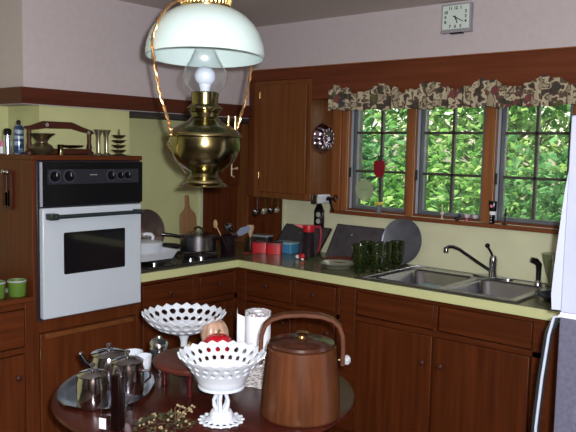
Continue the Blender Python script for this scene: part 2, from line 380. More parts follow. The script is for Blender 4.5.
for a, b in ((.68, 1.025), (1.06, 1.33)):
    d = B((L2(a), -.006, .714), (L2(b), .022, .846)).build('drawer', BX, t, bevel=.003); knob(d, (L2((a+b)/2), -.006, .79), (0, -1, 0))
    d = B((L2(a), -.006, .11), (L2(b), .022, .676)).build('door', BZ, t, bevel=.004); knob(d, (L2(b-.04), -.006, .60), (0, -1, 0))
t = thing('stove_base_cabinet', 'dark wooden base cabinet under the cooktop with two drawers over doors', 'cabinet', (FY*-1, -1.34, 0))
X0 = .610
MB().box((-.55, .0, .10), (-.022, .70, .80)).box((-.55, .0, .0), (-.10, .70, .10)).box((-.55, .0, .80), (-.022, .02, .874)).box((-.55, .66, .80), (-.022, .70, .874)).build('body', BZ, t)
f = MB(); f.box((-.022, 0, .85), (0, .725, .874)); f.box((-.022, 0, .685), (0, .725, .715)); f.box((-.022, .375, .715), (0, .42, .85)); f.box((-.022, .70, .10), (0, .725, .85)); f.box((-.022, 0, .1), (0, .025, .85)); f.box((-.022, .375, .1), (0, .42, .685))
f.build('face_frame', BY, t, bevel=.002)
for a, b in ((.03, .37), (.425, .695)):
    d = B((-.022, a, .719), (.006, b, .846)).build('drawer', BY, t, bevel=.003); knob(d, (.006, (a+b)/2, .79), (1, 0, 0))
    d = B((-.022, a, .11), (.006, b, .68)).build('door', BZ, t, bevel=.004); knob(d, (.006, b-.04, .60), (1, 0, 0))

# ---------------- countertop (L) with cutouts
SX0, SX1, SY0, SY1 = 1.50, 2.28, -.575, -.075
t = thing('countertop', 'L-shaped olive laminate worktop with pale green front edge', 'countertop', (.635, -.635, .914))
def W(mb): return mb.xf(Matrix.Translation((-.635, .635, -.914)))
Z0, Z1 = .876, .914
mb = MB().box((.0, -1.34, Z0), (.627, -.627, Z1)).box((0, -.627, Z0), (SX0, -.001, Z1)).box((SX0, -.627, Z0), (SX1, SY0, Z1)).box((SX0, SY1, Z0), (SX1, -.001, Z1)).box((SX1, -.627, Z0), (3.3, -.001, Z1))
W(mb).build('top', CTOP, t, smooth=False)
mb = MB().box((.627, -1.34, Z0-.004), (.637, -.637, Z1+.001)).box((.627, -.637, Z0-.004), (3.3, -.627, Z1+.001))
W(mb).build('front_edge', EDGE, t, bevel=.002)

# ---------------- sink
t = thing('kitchen_sink', 'double bowl stainless steel sink set in the worktop under the windows', 'sink', (1.9, -.32, .914))
ox, oy = -1.9, .32
bas = [((1.535, -.545), (1.885, -.150)), ((1.925, -.545), (2.250, -.150))]
mb = MB(); zr = .001; tz = .006
X = [1.48, bas[0][0][0], bas[0][1][0], bas[1][0][0], bas[1][1][0], 2.30]
for i in (0, 2, 4): mb.box((X[i]+ox, -.592+oy, zr), (X[i+1]+ox, -.052+oy, tz))
for i in (1, 3): mb.box((X[i]+ox, -.592+oy, zr), (X[i+1]+ox, -.545+oy, tz)); mb.box((X[i]+ox, -.150+oy, zr), (X[i+1]+ox, -.052+oy, tz))
mb.build('rim', SINKM, t, bevel=.0015)
mb = MB().tube([(1.485+ox, -.587+oy, .006), (2.295+ox, -.587+oy, .006), (2.295+ox, -.057+oy, .006), (1.485+ox, -.057+oy, .006)], .004, 6, True); mb.build('rim_bead', SINKM, t)
def rrect(x0, y0, x1, y1, r, n=6):
    P = []
    for cx, cy, a0 in ((x1-r, y1-r, 0), (x0+r, y1-r, 90), (x0+r, y0+r, 180), (x1-r, y0+r, 270)):
        for k in range(n+1): a = math.radians(a0+90*k/n); P.append((cx+r*math.cos(a), cy+r*math.sin(a)))
    return P
for (a, b), (c, d) in bas:
    mb = MB(); rings = []
    for ins, z, r in ((-.006, .0065, .012), (.0, .0062, .03), (.006, -.006, .045), (.016, -.13, .055), (.035, -.150, .06), (.10, -.153, .06)):
        rings.append([(x+ox, y+oy, z) for x, y in rrect(a+ins, b+ins, c-ins, d-ins, r)])
    n = len(rings[0]); V = [p for R_ in rings for p in R_]; F = [(i*n+k, i*n+(k+1) % n, (i+1)*n+(k+1) % n, (i+1)*n+k) for i in range(len(rings)-1) for k in range(n)]
    F.append(tuple((len(rings)-1)*n+k for k in range(n)))
    mb.add(V, F); ba = mb.build('basin', SINKM, t, ang=60)
    MB().lathe([(0, -.150), (.035, -.150), (.038, -.1525), (0, -.1525)], 20, ((a+c)/2+ox, (b+d)/2+oy, .0)).build('drain', CHROME, ba)
t = thing('dish_tub', 'light blue plastic tub standing in the left sink bowl', 'tub', (1.665, -.215, .7622))
MB().prism(rrect(-.065, -.028, .065, .028, .012, 3), (0, 0, .086), (0, 0, 0), (1, 0, 0), (0, 1, 0)).build('tub_body', LBLUE, t)
MB().prism(rrect(-.068, -.031, .068, .031, .012, 3), (0, 0, .006), (0, 0, .086), (1, 0, 0), (0, 1, 0)).build('lid', mat('pale_blue', (.35, .62, .72), .4), t)

t = thing('kitchen_faucet', 'chrome single lever faucet with long angled dark spout behind the sink', 'faucet', (1.955, -.09, .921))
MB().lathe([(0, 0), (.07, 0), (.07, .006), (.03, .012), (0, .012)], 24).xf(Matrix.Diagonal((1.6, .45, 1, 1))).build('base_plate', CHROME, t)
MB().lathe([(0, .008), (.024, .008), (.022, .03), (.019, .06), (.021, .065), (.021, .10), (.014, .115), (0, .118)], 20).build('body', CHROME, t)
MB().tube([(-.01, -.01, .035), (-.06, -.06, .08), (-.13, -.125, .145), (-.155, -.15, .158), (-.172, -.168, .158), (-.18, -.176, .150), (-.18, -.176, .128)], [.009, .009, .009, .009, .009, .012, .012], 10).build('spout', mat('dark_chrome', (.16, .16, .17), .2, 1), t)
MB().tube([(0, 0, .10), (-.012, -.005, .13), (-.028, -.012, .158)], .006, 8).ball((-.03, -.013, .165), .013).build('lever', BLACKP, t)
t = thing('sink_sprayer', 'black pull-out sink sprayer standing at the right of the faucet', 'sprayer', (2.20, -.10, .921))
MB().lathe([(0, 0), (.02, 0), (.018, .012), (.012, .02), (0, .02)], 16).build('holder', CHROME, t)
MB().tube([(0, 0, .015), (0, 0, .07), (.0, -.002, .098), (-.012, -.012, .115), (-.032, -.028, .122)], [.012, .013, .016, .017, .014], 12).build('spray_head', BLACKP, t)

# ================================================================ UPPER CABINET
t = thing('upper_cabinet', 'brown wooden wall cabinet with one door left of the windows', 'cabinet', (.33, -.229, 1.255))
MB().box((.0, .001, .0), (.51, .228, .728)).build('body', [UPZ], t, bevel=.002)
f = MB(); f.box((0, -.016, 0), (.105, 0, .729)); f.box((.485, -.016, 0), (.512, 0, .729)); f.box((.105, -.016, 0), (.485, 0, .04)); f.box((.105, -.016, .70), (.485, 0, .729))
f.build('face_frame', UPZ, t, bevel=.002)
d = B((.108, -.030, .035), (.482, -.012, .705)).build('door', UPZ, t, bevel=.006)
for z in (.12, .62): MB().cyl((.105, -.03, z), (.105, -.03, z+.04), .005).build('hinge', BRASSB, d)
B((.0, -.017, .0), (.05, .0, .729)).build('side_stile', CABZ, t)
# corner cupboard behind the stove
t = thing('corner_cupboard', 'dark wooden cupboard door with brass latch in the corner beside the stove wall', 'cabinet', (.021, -.175, 1.29))
MB().box((0, -.172, .0), (.010, .172, .455)).build('face_frame', CABZ, t)
d = MB().box((.010, -.165, .02), (.024, .165, .445)).build('door', CABZ, t, bevel=.004)
MB().box((.024, -.125, .06), (.030, .125, .405)).build('raised_panel', CABZ, d, bevel=.006)
MB().tube([(.03, .040, .165), (.048, .040, .165), (.048, .040, .085), (.048, .066, .076)], .0055, 8).tube([(.03, .05, .13), (.048, .05, .13), (.048, .085, .134)], .0055).ball((.048, .09, .134), .010).build('latch', mat('latch_brass', (.80, .66, .40), .35, .3), d)

# ================================================================ OVEN TOWER
YA, YB = -1.95, -1.366
t = thing('oven_cabinet', 'tall dark reddish wooden cabinet that holds the wall oven', 'cabinet', (.66, YA, 0))
MB().box((-.66, 0, .10), (-.63, .585, 1.515)).box((-.63, 0, .10), (-.02, .02, 1.495)).box((-.63, .565, .10), (-.02, .585, 1.495)).box((-.63, .02, .70), (-.02, .565, .74)).box((-.6, .02, .0), (-.08, .565, .10)).build('body', CABZ, t)
B((-.63, -.006, 1.493), (.012, .589, 1.515)).build('top', CABY, t, bevel=.003)
f = MB(); f.box((-.02, 0, .10), (0, .026, 1.493)); f.box((-.02, .562, .10), (0, .585, 1.493)); f.box((-.02, .026, .72), (0, .562, .775)); f.box((-.02, .026, .10), (0, .562, .14))
f.build('face_frame', CABZ, t, bevel=.002)
d = MB().box((-.018, .03, .145), (.004, .558, .715)).build('door', CABZ, t, bevel=.004)
B((.004, .05, .690), (.014, .535, .712)).build('rail_moulding', UPX, d, bevel=.003)
for z in (.17, .60): MB().cyl((.006, .03, z), (.006, .03, z+.05), .006).build('hinge', BRASSB, d)

t = thing('wall_oven', 'white and black built-in wall oven with dark window and long handle', 'oven', (.66, -1.657, .775))
w2 = .268
MB().box((-.55, -.25, .012), (.0, .25, .71)).build('body', BLACKM, t)
MB().box((.001, -w2-.008, .002), (.010, w2+.008, .716)).build('flange', NAVY, t, bevel=.002)
cp = MB().box((.010, -w2, .515), (.036, w2+.012, .712)).build('control_panel', BLACKP, t, bevel=.004)
B((.036, -w2+.03, .612), (.038, w2-.015, .678)).build('dial_band', NAVY, cp)
for y, r in ((-.205, .022), (-.133, .022), (.093, .020), (.145, .016), (.186, .016)):
    MB().lathe([(r*1.25, .0), (r*1.35, .001), (r*1.35, .0025), (r*1.25, .003)], 24, (.0385, y, .648), (1, 0, 0), close=True).build('dial_ring', mat('dial_mark', (.10, .10, .12), .4), cp)
    k = MB().lathe([(0, .003), (r, .003), (r*.9, .016), (r*.5, .018), (0, .018)], 20, (.038, y, .648), (1, 0, 0)).build('knob', BLACKP, cp)
    B((.056, y-.002, .648), (.0575, y+.002, .648+r*.8)).build('pointer', CANS, k)
B((.030, -w2-.006, .515), (.037, -w2+.004, .710)).build('side_strip', STRIPM, cp)
B((.038, -.025, .650), (.039, .015, .655)).build('maker_badge', CANS, cp)
d = MB().box((.010, -w2, .012), (.042, w2, .508)).build('door', WHITE_EN, t, bevel=.006)
mb = MB().prism(rrect(-.165, .205, .168, .395, .008), (.003, 0, 0), (.0415, 0, 0), (0, 1, 0), (0, 0, 1)); mb.build('window_glass', OVGLASS, d)
mb = MB().tube([(.085, -.235, .472), (.085, .236, .472)], .0095, 10)
mb.box((.042, -.255, .458), (.090, -.215, .486)).box((.042, .215, .461), (.090, .246, .483)); mb.build('handle', mat('teal_black', (.02, .03, .035), .3), d, bevel=.003)
mb = MB().box((.0905, .224, .466), (.0925, .242, .478)); mb.build('handle_cap', CHROME, d)

# left low cabinet with cups
t = thing('side_cabinet', 'low dark wooden cabinet with a drawer at the far left edge, green cups on top', 'cabinet', (.66, -2.35, 0))
MB().box((-.66, -.25, .10), (-.02, .398, .87)).box((-.6, -.25, 0), (-.08, .398, .1)).build('body', CABZ, t)
B((-.66, -.27, .872), (.018, .392, .895)).build('top', CABY, t, bevel=.003)
f = MB(); f.box((-.02, .36, .10), (0, .399, .870)); f.box((-.02, -.25, .845), (0, .36, .870)); f.box((-.02, -.25, .645), (0, .36, .67)); f.build('face_frame', CABZ, t, bevel=.002)
B((-.02, -.245, .675), (.005, .355, .84)).build('drawer', CABY, t, bevel=.004)
d = B((-.02, -.245, .12), (.005, .355, .64)).build('door', CABZ, t, bevel=.004); knob(d, (.005, .315, .545), (1, 0, 0))
for i, (x, y, l) in enumerate(((.610, -1.998, 'green cup nearest the oven cabinet on the low side cabinet'), (.590, -2.085, 'second green cup, cut by the left edge of the photo'))):
    mb = MB().lathe([(0, 0), (.034, 0), (.037, .006), (.040, .07), (.038, .07), (.035, .008), (0, .008)], 24)
    c = thing('green_cup', l, 'cup', (x, y, .895), 0, 'green cups on the side cabinet')
    mb.build('cup_body', CUPG, c); MB().lathe([(.0385, .071), (.041, .069), (.041, .064), (.0385, .064)], 24, close=True).build('rim', CUPI, c)
tag(B((-.04, -.02, 0), (.04, .02, .012)).build('matchbox', CUPI, bevel=.002, loc=(.515, -1.98, .8955)), 'small grey box lying beside the green cups', 'box')

# plaque on oven cabinet side
t = thing('wall_plaque', 'small dark framed wooden plaque hung on the side of the oven cabinet', 'plaque', (.462, -1.9515, 1.35))
MB().box((-.04, -.012, -.085), (-.028, 0, .085)).box((.03, -.012, -.085), (.042, 0, .085)).box((-.028, -.012, -.085), (.03, 0, -.07)).build('frame', DWOOD, t, bevel=.002)
mb = MB()
for i in range(9): mb.cyl((-.0, -.012, -.065+i*.007), (.0, -.002, -.065+i*.007), .012, n=10)
mb.build('coil', BRASS, t)
MB().cyl((0, -.01, 0), (0, -.01, .07), .008).build('spindle', DWOOD, t)
MB().ball((-.02, -.012, .085), .012).ball((.012, -.012, .085), .010).build('hooks', CHROME, t)

# ================================================================ DISPLAY ON OVEN CABINET
ZT = 1.5155
def lathe_thing(name, label, cat, prof, m, loc, n=28, group=None, **k):
    return tag(MB().lathe(prof, n).build(name, m, loc=loc, **k), label, cat, group)
lathe_thing('brass_spittoon', 'dark brass spittoon vase with wide flared rim on the oven cabinet', 'vase',
            [(0, 0), (.032, 0), (.034, .004), (.050, .016), (.054, .030), (.044, .044), (.026, .054), (.026, .062), (.040, .080), (.059, .094), (.058, .097), (.036, .084), (.022, .066), (.022, .055), (0, .05)], DBRASS, (.575, -1.850, ZT), 36)
t = thing('scale_stand', 'dark wooden bow-topped scale stand with brass pans on the oven cabinet', 'scale', (.485, -1.70, ZT), PI/2)
# local x runs along world y
hw = .165
mb = MB()
up_ = [(-hw-.02, .128), (-hw+.01, .132), (-.09, .155), (.06, .155), (.125, .132), (hw+.01, .118), (hw+.02, .100), (hw, .104), (.12, .110), (.06, .124), (-.08, .122), (-.12, .116), (-hw+.01, .112), (-hw-.02, .118)]
mb.prism(up_, (0, .016, 0), (0, -.008, 0)); mb.build('bow_rail', DWOOD, t, bevel=.003)
for s in (-1, 1):
    MB().lathe([(0, 0), (.022, 0), (.022, .012), (.010, .02), (.014, .035), (.009, .06), (.011, .09), (.009, .118), (0, .118)], 16, (s*(hw-.005), 0, 0)).build('post', DWOOD, t)
MB().box((-hw, -.02, .0), (hw, .02, .028)).build('base_bar', DWOOD, t, bevel=.006)
MB().lathe([(0, .030), (.05, .036), (.062, .045), (.060, .046), (.045, .040), (0, .034)], 28, (.06, 0, 0)).build('pan', BRASS, t)
for x in (-.075, .15): MB().lathe([(0, 0), (.009, 0), (.009, .003), (0, .003)], 14, (x, -.009, .138 if x < 0 else .108), (0, -1, 0)).build('rosette', CANS, t)
lathe_thing('brass_cup', 'small shiny brass cylinder between the spittoon and the scale pan', 'cup', [(0, 0), (.014, 0), (.012, .012), (.012, .044), (.015, .048), (0, .048)], BRASS, (.60, -1.77, ZT))
cs = [(0, 0), (.020, 0), (.021, .004), (.010, .012), (.008, .03), (.009, .09), (.017, .112), (.021, .122), (.018, .122), (0, .108)]
lathe_thing('brass_candlestick', 'slim grey brass candlestick, the left of two beside the scale stand', 'candlestick', cs, mat('aged_brass', (.36, .32, .24), .3, .9), (.625, -1.583, ZT), group='pair of brass candlesticks')
lathe_thing('brass_candlestick', 'slim grey brass candlestick, the right of two next to the tiered dish stand', 'candlestick', cs, MATS['aged_brass'], (.60, -1.520, ZT), group='pair of brass candlesticks')
pg = [(0, 0), (.034, 0), (.036, .003), (.020, .008), (.006, .010)]
for i in range(4):
    z = .012+i*.024; r = .037-.001*i; pg += [(.006, z), (r*.55, z+.002), (r, z+.014), (r*.95, z+.016), (r*.5, z+.013), (.006, z+.013)]
pg += [(.005, .108), (.003, .128), (0, .13)]
lathe_thing('tiered_dish_stand', 'small four tiered brass dish tower at the right end of the oven cabinet', 'ornament', pg, DBRASS, (.59, -1.440, ZT))
t = thing('spray_can', 'tall blue and silver spray can on the oven cabinet', 'can', (.42, -1.875, ZT))
MB().lathe([(0, 0), (.021, 0), (.022, .004), (.022, .118), (.015, .132), (0, .134)], 24).build('body', CANB, t)
MB().lathe([(0, .134), (.009, .134), (.010, .150), (.006, .156), (0, .156)], 16).build('nozzle', BLACKP, t)
t = thing('pepper_grinder', 'silver cylinder grinder with black top left of the blue can', 'grinder', (.41, -1.925+.0, ZT))
MB().lathe([(0, 0), (.019, 0), (.019, .085), (0, .085)], 24).build('body', CANS, t)
MB().lathe([(0, .085), (.018, .086), (.018, .108), (.012, .116), (0, .117)], 24).build('cap', BLACKP, t)
t = thing('small_jar', 'small white jar with pink cap at the left photo edge on the cabinet', 'jar', (.29, -1.885, ZT))
MB().lathe([(0, 0), (.020, 0), (.020, .032), (0, .032)], 20).build('body', PAPER, t)
MB().lathe([(0, .032), (.017, .033), (.015, .05), (.008, .06), (0, .062)], 20).build('cap', PINK, t)

# ================================================================ CLOCK
t = thing('wall_clock', 'square white wall clock with dark digits high above the windows', 'clock', (1.770, -.2295, 2.240)); t.scale = (1, 1, .93)
B((-.081, -.030, -.072), (.081, 0, .075)).build('case', CLKGR, t, bevel=.004)
B((-.074, -.034, -.060), (.074, -.030, .068)).build('face', LEAD, t, bevel=.002)
B((-.082, -.036, -.078), (.082, 0, -.066)).build('lower_ledge', CLKGR, t, bevel=.002)
B((-.03, -.03, -.085), (.035, -.004, -.078)).build('base_tab', BLACKP, t)
RF = Matrix.Rotation(PI/2, 4, 'X')
items = []
for h, (x, z) in {12: (0, .051), 1: (.029, .051), 2: (.056, .030), 3: (.056, .004), 4: (.056, -.022), 5: (.029, -.046), 6: (0, -.046), 7: (-.029, -.046), 8: (-.056, -.022), 9: (-.056, .004), 10: (-.054, .030), 11: (-.029, .051)}.items():
    items.append((str(h), .022, Matrix.Translation((x, -.0345, z)) @ RF))
for it in items: text_mesh('numeral', [it], INK, t)
def hand(name, ang, ln, wd, y, back):
    a = math.radians(ang); u = Vector((math.sin(a), 0, math.cos(a))); v = Vector((math.cos(a), 0, -math.sin(a)))
    MB().prism([(-back, -wd), (ln, -wd*.6), (ln, wd*.6), (-back, wd)], (0, -.001, 0), (0, y, .002), u, v).build(name, INK, t)
hand('hour_hand', 160, .034, .0035, -.036, .008); hand('minute_hand', 120, .052, .0028, -.038, .014)

# ================================================================ VALANCE
t = thing('window_valance', 'ruffled cream and brown fruit patterned valance hung over the windows', 'valance', (1.0, -.27, 1.79))
N = 420; V = []; F = []; x0, x1 = -.012, 1.60; rows = 12
def topz(x): return .108+.022*math.sin((x)*2*PI/.30+.5)+.013*abs(math.sin(x*2*PI/.16))+.004*math.sin(x*63)
for i in range(N+1):
    x = x0+(x1-x0)*i/N
    for j in range(rows+1):
        s = j/rows; tz = topz(x); z = s*tz+(.004*math.sin(x*47)+.003*math.sin(x*29))*(1-s)
        y = (.010*math.sin(x*2*PI/.043+.7*math.sin(x*9))+.004*math.sin(x*2*PI/.017))*(1-.55*math.exp(-((s-.78)/.08)**2))
        V.append((x, y, z))
for i in range(N):
    for j in range(rows):
        a = i*(rows+1)+j; F.append((a, a+rows+1, a+rows+2, a+1))
MB().add(V, F).build('cloth', FAB, t, solid=.002, ang=180)
MB().cyl((x0, .012, .085), (x1, .012, .085), .005).build('rod', BRASS, t)

# ================================================================ HANGING LAMP
LC = (1.781, -1.972, 0)
t = thing('hanging_oil_lamp', 'brass hanging oil lamp with white glass shade above the round table', 'lamp', (LC[0], LC[1], 1.437), 0)
def lz(prof): return [(r, z-1.437) for r, z in prof]
sh = [(.193, 1.857), (.194, 1.872), (.190, 1.90), (.178, 1.934), (.160, 1.962), (.134, 1.988), (.104, 2.006), (.078, 2.015), (.070, 2.018)]
inn = [(r-.004, z-.001) for r, z in sh][::-1]
MB().lathe(lz(sh+inn), 64, close=True).xf(Matrix.Translation((0, 0, .44)) @ Matrix.Rotation(math.radians(-3.0), 4, RT) @ Matrix.Translation((0, 0, -.44))).build('shade', SHADE, t, ang=60)
MB().lathe(lz([(.070, 2.008), (.079, 2.010), (.082, 2.020), (.078, 2.026), (.080, 2.040), (.074, 2.048), (.050, 2.052), (.048, 2.048), (.068, 2.040), (.070, 2.020)]), 48, close=True).build('crown', BRASSB, t)
mb = MB()
for i in range(36):
    a = 2*PI*i/36; mb.cyl((.078*math.cos(a), .078*math.sin(a), 2.022-1.437), (.084*math.cos(a), .084*math.sin(a), 2.056-1.437), .0028, n=6)
mb.build('gallery', BRASSB, t)
MB().lathe(lz([(.046, 1.955), (.028, 1.925), (.030, 1.89), (.045, 1.855), (.066, 1.82), (.074, 1.795), (.070, 1.772), (.052, 1.752), (.044, 1.744)]), 40).build('chimney', glassmat('chimney_glass', (.95, .96, .97), cover=.06, covcol=(.6, .62, .66)), t, ang=180)
MB().lathe(lz([(0, 1.830), (.012, 1.828), (.024, 1.821), (.032, 1.808), (.034, 1.796), (.031, 1.783), (.024, 1.774), (.020, 1.771), (.020, 1.766), (.017, 1.760), (.015, 1.745), (0, 1.745)]), 32).build('bulb', BULB, t)
MB().lathe(lz([(.020, 1.745), (.043, 1.746), (.046, 1.742), (.044, 1.720), (.044, 1.705), (.052, 1.700), (.055, 1.692), (.052, 1.682), (.046, 1.678), (.043, 1.665), (.050, 1.658), (.02, 1.657)]), 40, close=True).build('burner', BRASS, t)
mb = MB()
for i in range(20):
    a = 2*PI*i/20; mb.ball((.053*math.cos(a), .053*math.sin(a), 1.692-1.437), .006, 8)
mb.build('burner_beading', BRASS, t)
font = [(0, 1.658), (.050, 1.658), (.056, 1.650), (.085, 1.638), (.108, 1.625), (.117, 1.614), (.124, 1.608), (.124, 1.602), (.116, 1.598), (.118, 1.575), (.116, 1.555), (.108, 1.535), (.094, 1.515), (.074, 1.499), (.052, 1.488), (.045, 1.480), (.050, 1.472), (.053, 1.464), (.061, 1.458), (.063, 1.450), (.076, 1.444), (.080, 1.438), (.075, 1.4372), (0, 1.4372)]
MB().lathe(lz(font), 56).build('font', BRASS, t, ang=50)
MB().cyl((.075, .035, .175), (.075, .035, .232), .0045, n=10).build('wick_stem', BRASSB, t)
mb = MB().cyl((.092, .050, .175), (.092, .050, .232), .0045, n=10); mb.build('wick_stem', BRASSB, t)
aL = Vector((-.10, -.99, 0)).normalized(); aR = -aL
for d in (aL, aR):
    P = []
    pr_ = [(.080, 2.030), (.128, 2.012), (.168, 1.972), (.197, 1.915), (.203, 1.875), (.190, 1.80), (.174, 1.73), (.150, 1.665), (.135, 1.625), (.128, 1.603)]
    # smooth interpolation
    M_ = len(pr_)
    for i in range(M_-1):
        p0 = pr_[max(i-1, 0)]; p1 = pr_[i]; p2 = pr_[i+1]; p3 = pr_[min(i+2, M_-1)]
        for k in range(8):
            u = k/8; q = [.5*((2*p1[c])+(-p0[c]+p2[c])*u+(2*p0[c]-5*p1[c]+4*p2[c]-p3[c])*u*u+(-p0[c]+3*p1[c]-3*p2[c]+p3[c])*u**3) for c in (0, 1)]
            P.append(d*q[0]+Vector((0, 0, q[1]-1.437)))
    P.append(d*.128+Vector((0, 0, 1.603-1.437)))
    # two strands twisted
    s = Vector((d.y, -d.x, 0)); mb = MB()
    for ph in (0, PI):
        mb.tube([p+s*.0032*math.cos(i*.9+ph)+d*.0032*math.sin(i*.9+ph) for i, p in enumerate(P)], .0030, 6)
    arm = mb.build('wire_arm', COPPERW, t)
    mb = MB().ball(d*.132+Vector((0, 0, .166)), .007, 10).ball(d*.128+Vector((0, 0, .185)), .005, 10)
    mb.tube([d*.130+Vector((0, 0, .160)), d*.140+s*.01+Vector((0, 0, .135)), d*.112+Vector((0, 0, .09)), d*.075+Vector((0, 0, .045))], .0022, 6)
    mb.build('arm_hook', BRASSB, arm)
mb = MB()
for i in range(9):
    zc = 2.06+i*.030; u = Vector((1, 0, 0)) if i % 2 else Vector((0, 1, 0))
    mb.tube([u*.007*math.cos(k*PI/5)+Vector((0, 0, zc-1.437+.018*math.sin(k*PI/5))) for k in range(10)], .002, 6, True)
mb.build('chain', BRASSB, t)
mb = MB()
for a in (0, 2.1, 4.2): mb.tube([(.075*math.cos(a), .075*math.sin(a), 2.05-1.437), (.03*math.cos(a), .03*math.sin(a), 2.075-1.437), (0, 0, 2.09-1.437)], .003, 6)
mb.build('yoke', BRASSB, t)
MB().lathe(lz([(0, 2.3245), (.05, 2.3245), (.045, 2.312), (.012, 2.300), (0, 2.300)]), 32).build('ceiling_rose', BRASSB, t)

# ================================================================ TABLE
TZ = .745; TC = (1.79, -1.958)
t = thing('round_table', 'round dark mahogany pedestal table in the foreground', 'table', (TC[0], TC[1], 0))
MB().lathe([(0, .722), (.47, .722), (.496, .728), (.506, .736), (.503, .743), (.496, .745), (0, .745)], 96).build('tabletop', MAHOG, t, ang=50)
MB().lathe([(0, .722), (.10, .722), (.05, .69), (.035, .60), (.06, .48), (.07, .40), (.045, .34), (.06, .28), (.07, .22), (0, .22)], 32).build('pedestal', MAHOG, t)
for k in range(4):
    a = k*PI/2+.5; c, s = math.cos(a), math.sin(a)
    MB().tube([(.04*c, .04*s, .27), (.16*c, .16*s, .24), (.27*c, .27*s, .12), (.36*c, .36*s, .03)], [.03, .028, .024, .028], 10).build('leg', MAHOG, t)

# riser
t = thing('round_riser', 'small round red-brown wooden riser stand in the middle of the table', 'riser', (1.747, -1.963, TZ+.0005))
MB().lathe([(0, .078), (.140, .078), (.150, .083), (.153, .092), (.150, .099), (.142, .102), (0, .100)], 64).build('top', RISER, t, ang=40)
for k in range(4):
    a = k*PI/2-.95
    MB().lathe([(0, 0), (.010, 0), (.012, .008), (.007, .02), (.009, .04), (.012, .055), (.008, .068), (.011, .078), (0, .078)], 16, (.115*math.cos(a), .115*math.sin(a), 0)).build('leg', REDGLOSS, t)
ZR = TZ+.1015
def apple(name, label, loc, r, sc, m, sub=8, stem=.02):
    t = thing(name, label, 'ornament', loc)
    mb = MB(); n = 48; K = 24; V = []; 
    prof = []
    for i in range(K+1):
        th = PI*i/K; rr = r*math.sin(th)**.85 if 0 < i < K else 0; z = -math.cos(th)*r
        z -= (.22*r)*math.exp(-(rr/(r*.35))**2)*(1 if z > 0 else -1)
        prof.append((rr, z*sc))
    zmin = min(p[1] for p in prof); mb.lathe([(a, b-zmin) for a, b in prof], n)
    mb.v = [(x*(1+.05*math.cos(sub*math.atan2(y, x))), y*(1+.05*math.cos(sub*math.atan2(y, x))), z) for x, y, z in mb.v]
    mb.build('fruit', m, t, ang=180)
    h = prof[-1][1]-zmin
    MB().tube([(0, 0, h-.004), (.001, 0, h+stem*.6), (.005, .002, h+stem)], [.004, .003, .005], 8).build('stem', STEMM, t)
    return t
apple('gourd_ornament', 'tan ribbed pumpkin ornament standing on the wooden riser', (1.702, -1.840, ZR), .0485, 1.18, APPLEW, 10)
apple('red_apple_ornament', 'shiny red pumpkin shaped ornament in front of the tan one on the riser', (1.778, -1.895, ZR), .048, .86, APPLER, 8)
t = thing('tiny_figurine', 'tiny cream figurine on the riser between the two lattice bowls', 'figurine', (1.655, -1.915, ZR))
MB().lathe([(0, 0), (.014, 0), (.015, .010), (.010, .018), (0, .02)], 14).build('body', CREAMP, t)
MB().ball((-.006, .004, .022), .006, 8).ball((.007, -.003, .021), .005, 8).build('top_bumps', BRASSB, t)

# lattice bowls
def bowl_surface(prof, nh, holes, scal, m, name, parent, th=.0045, wave=0, NT=288, NS=56):
    """prof: list (r,z) from base to rim, smooth; holes: list of (s, size, count, phase) ; scal: scallop height"""
    import bisect
    pts = [Vector((a, b)) for a, b in prof]; d = [0]
    for i in range(1, len(pts)): d.append(d[-1]+(pts[i]-pts[i-1]).length)
    Ltot = d[-1]
    def at(s):
        q = s*Ltot; i = max(1, min(len(d)-1, bisect.bisect_left(d, q))); u = (q-d[i-1])/(d[i]-d[i-1]); return pts[i-1].lerp(pts[i], u)
    V = []; F = []
    for j in range(NS+1):
        s = j/NS; p = at(s)
        for i in range(NT):
            a = 2*PI*i/NT; r, z = p.x, p.y
            if s > .88:
                k = (s-.88)/.12; e = abs(((i*nh/NT) % 1)-.5)*2; hgt = scal*(e)-scal*.5; z += k*hgt; r += k*hgt*.5
            if wave: z += wave*math.sin(3*a+.4)*s*s*.5
            V.append((r*math.cos(a), r*math.sin(a), z))
    for j in range(NS):
        for i in range(NT):
            s = (j+.5)/NS; a = (i+.5)/NT; hit = False
            rr = at(s).x
            for (hs, hr, cnt, ph) in holes:
                da = ((a*cnt+ph) % 1)-.5; dx = da/cnt*2*PI*rr; dy = (s-hs)*Ltot
                if (dx/hr[0])**2+(dy/hr[1])**2 < 1: hit = True; break
            if not hit: q = (i+1) % NT; F.append((j*NT+i, j*NT+q, (j+1)*NT+q, (j+1)*NT+i))
    return MB().add(V, F).build(name, m, parent, solid=th, ang=180)
t = thing('lattice_compote', 'white milk glass openwork compote on a looped stem, nearest of the two', 'bowl', (2.036, -2.128, TZ+.0005))
h = 24
bowl_surface([(.004, .108), (.045, .109), (.062, .113), (.069, .122), (.076, .138), (.086, .154), (.099, .172), (.112, .187), (.121, .197), (.130, .209)], h,
             [(.85, (.0078, .0095), 24, 0), (.70, (.0070, .0080), 24, .5)], .008, MILK, 'bowl', t)
MB().lathe([(0, .101), (.055, .102), (.069, .106), (.070, .110), (.060, .114), (0, .112)], 40).build('collar', MILK, t)
mb = MB()
for k in range(5):
    a = 2*PI*k/5+.3; c, s = math.cos(a), math.sin(a)
    mb.tube([(.012*c, .012*s, .036), (.021*c, .021*s, .050), (.023*c, .023*s, .066), (.015*c, .015*s, .085), (.013*c, .013*s, .104)], [.008, .0065, .0055, .006, .008], 8)
mb.lathe([(0, .092), (.018, .094), (.022, .103), (0, .104)], 24); mb.build('openwork_stem', MILK, t)
MB().lathe([(0, .016), (.036, .012), (.035, .026), (.030, .034), (.014, .038), (0, .038)], 36).build('foot_dome', MILK, t)
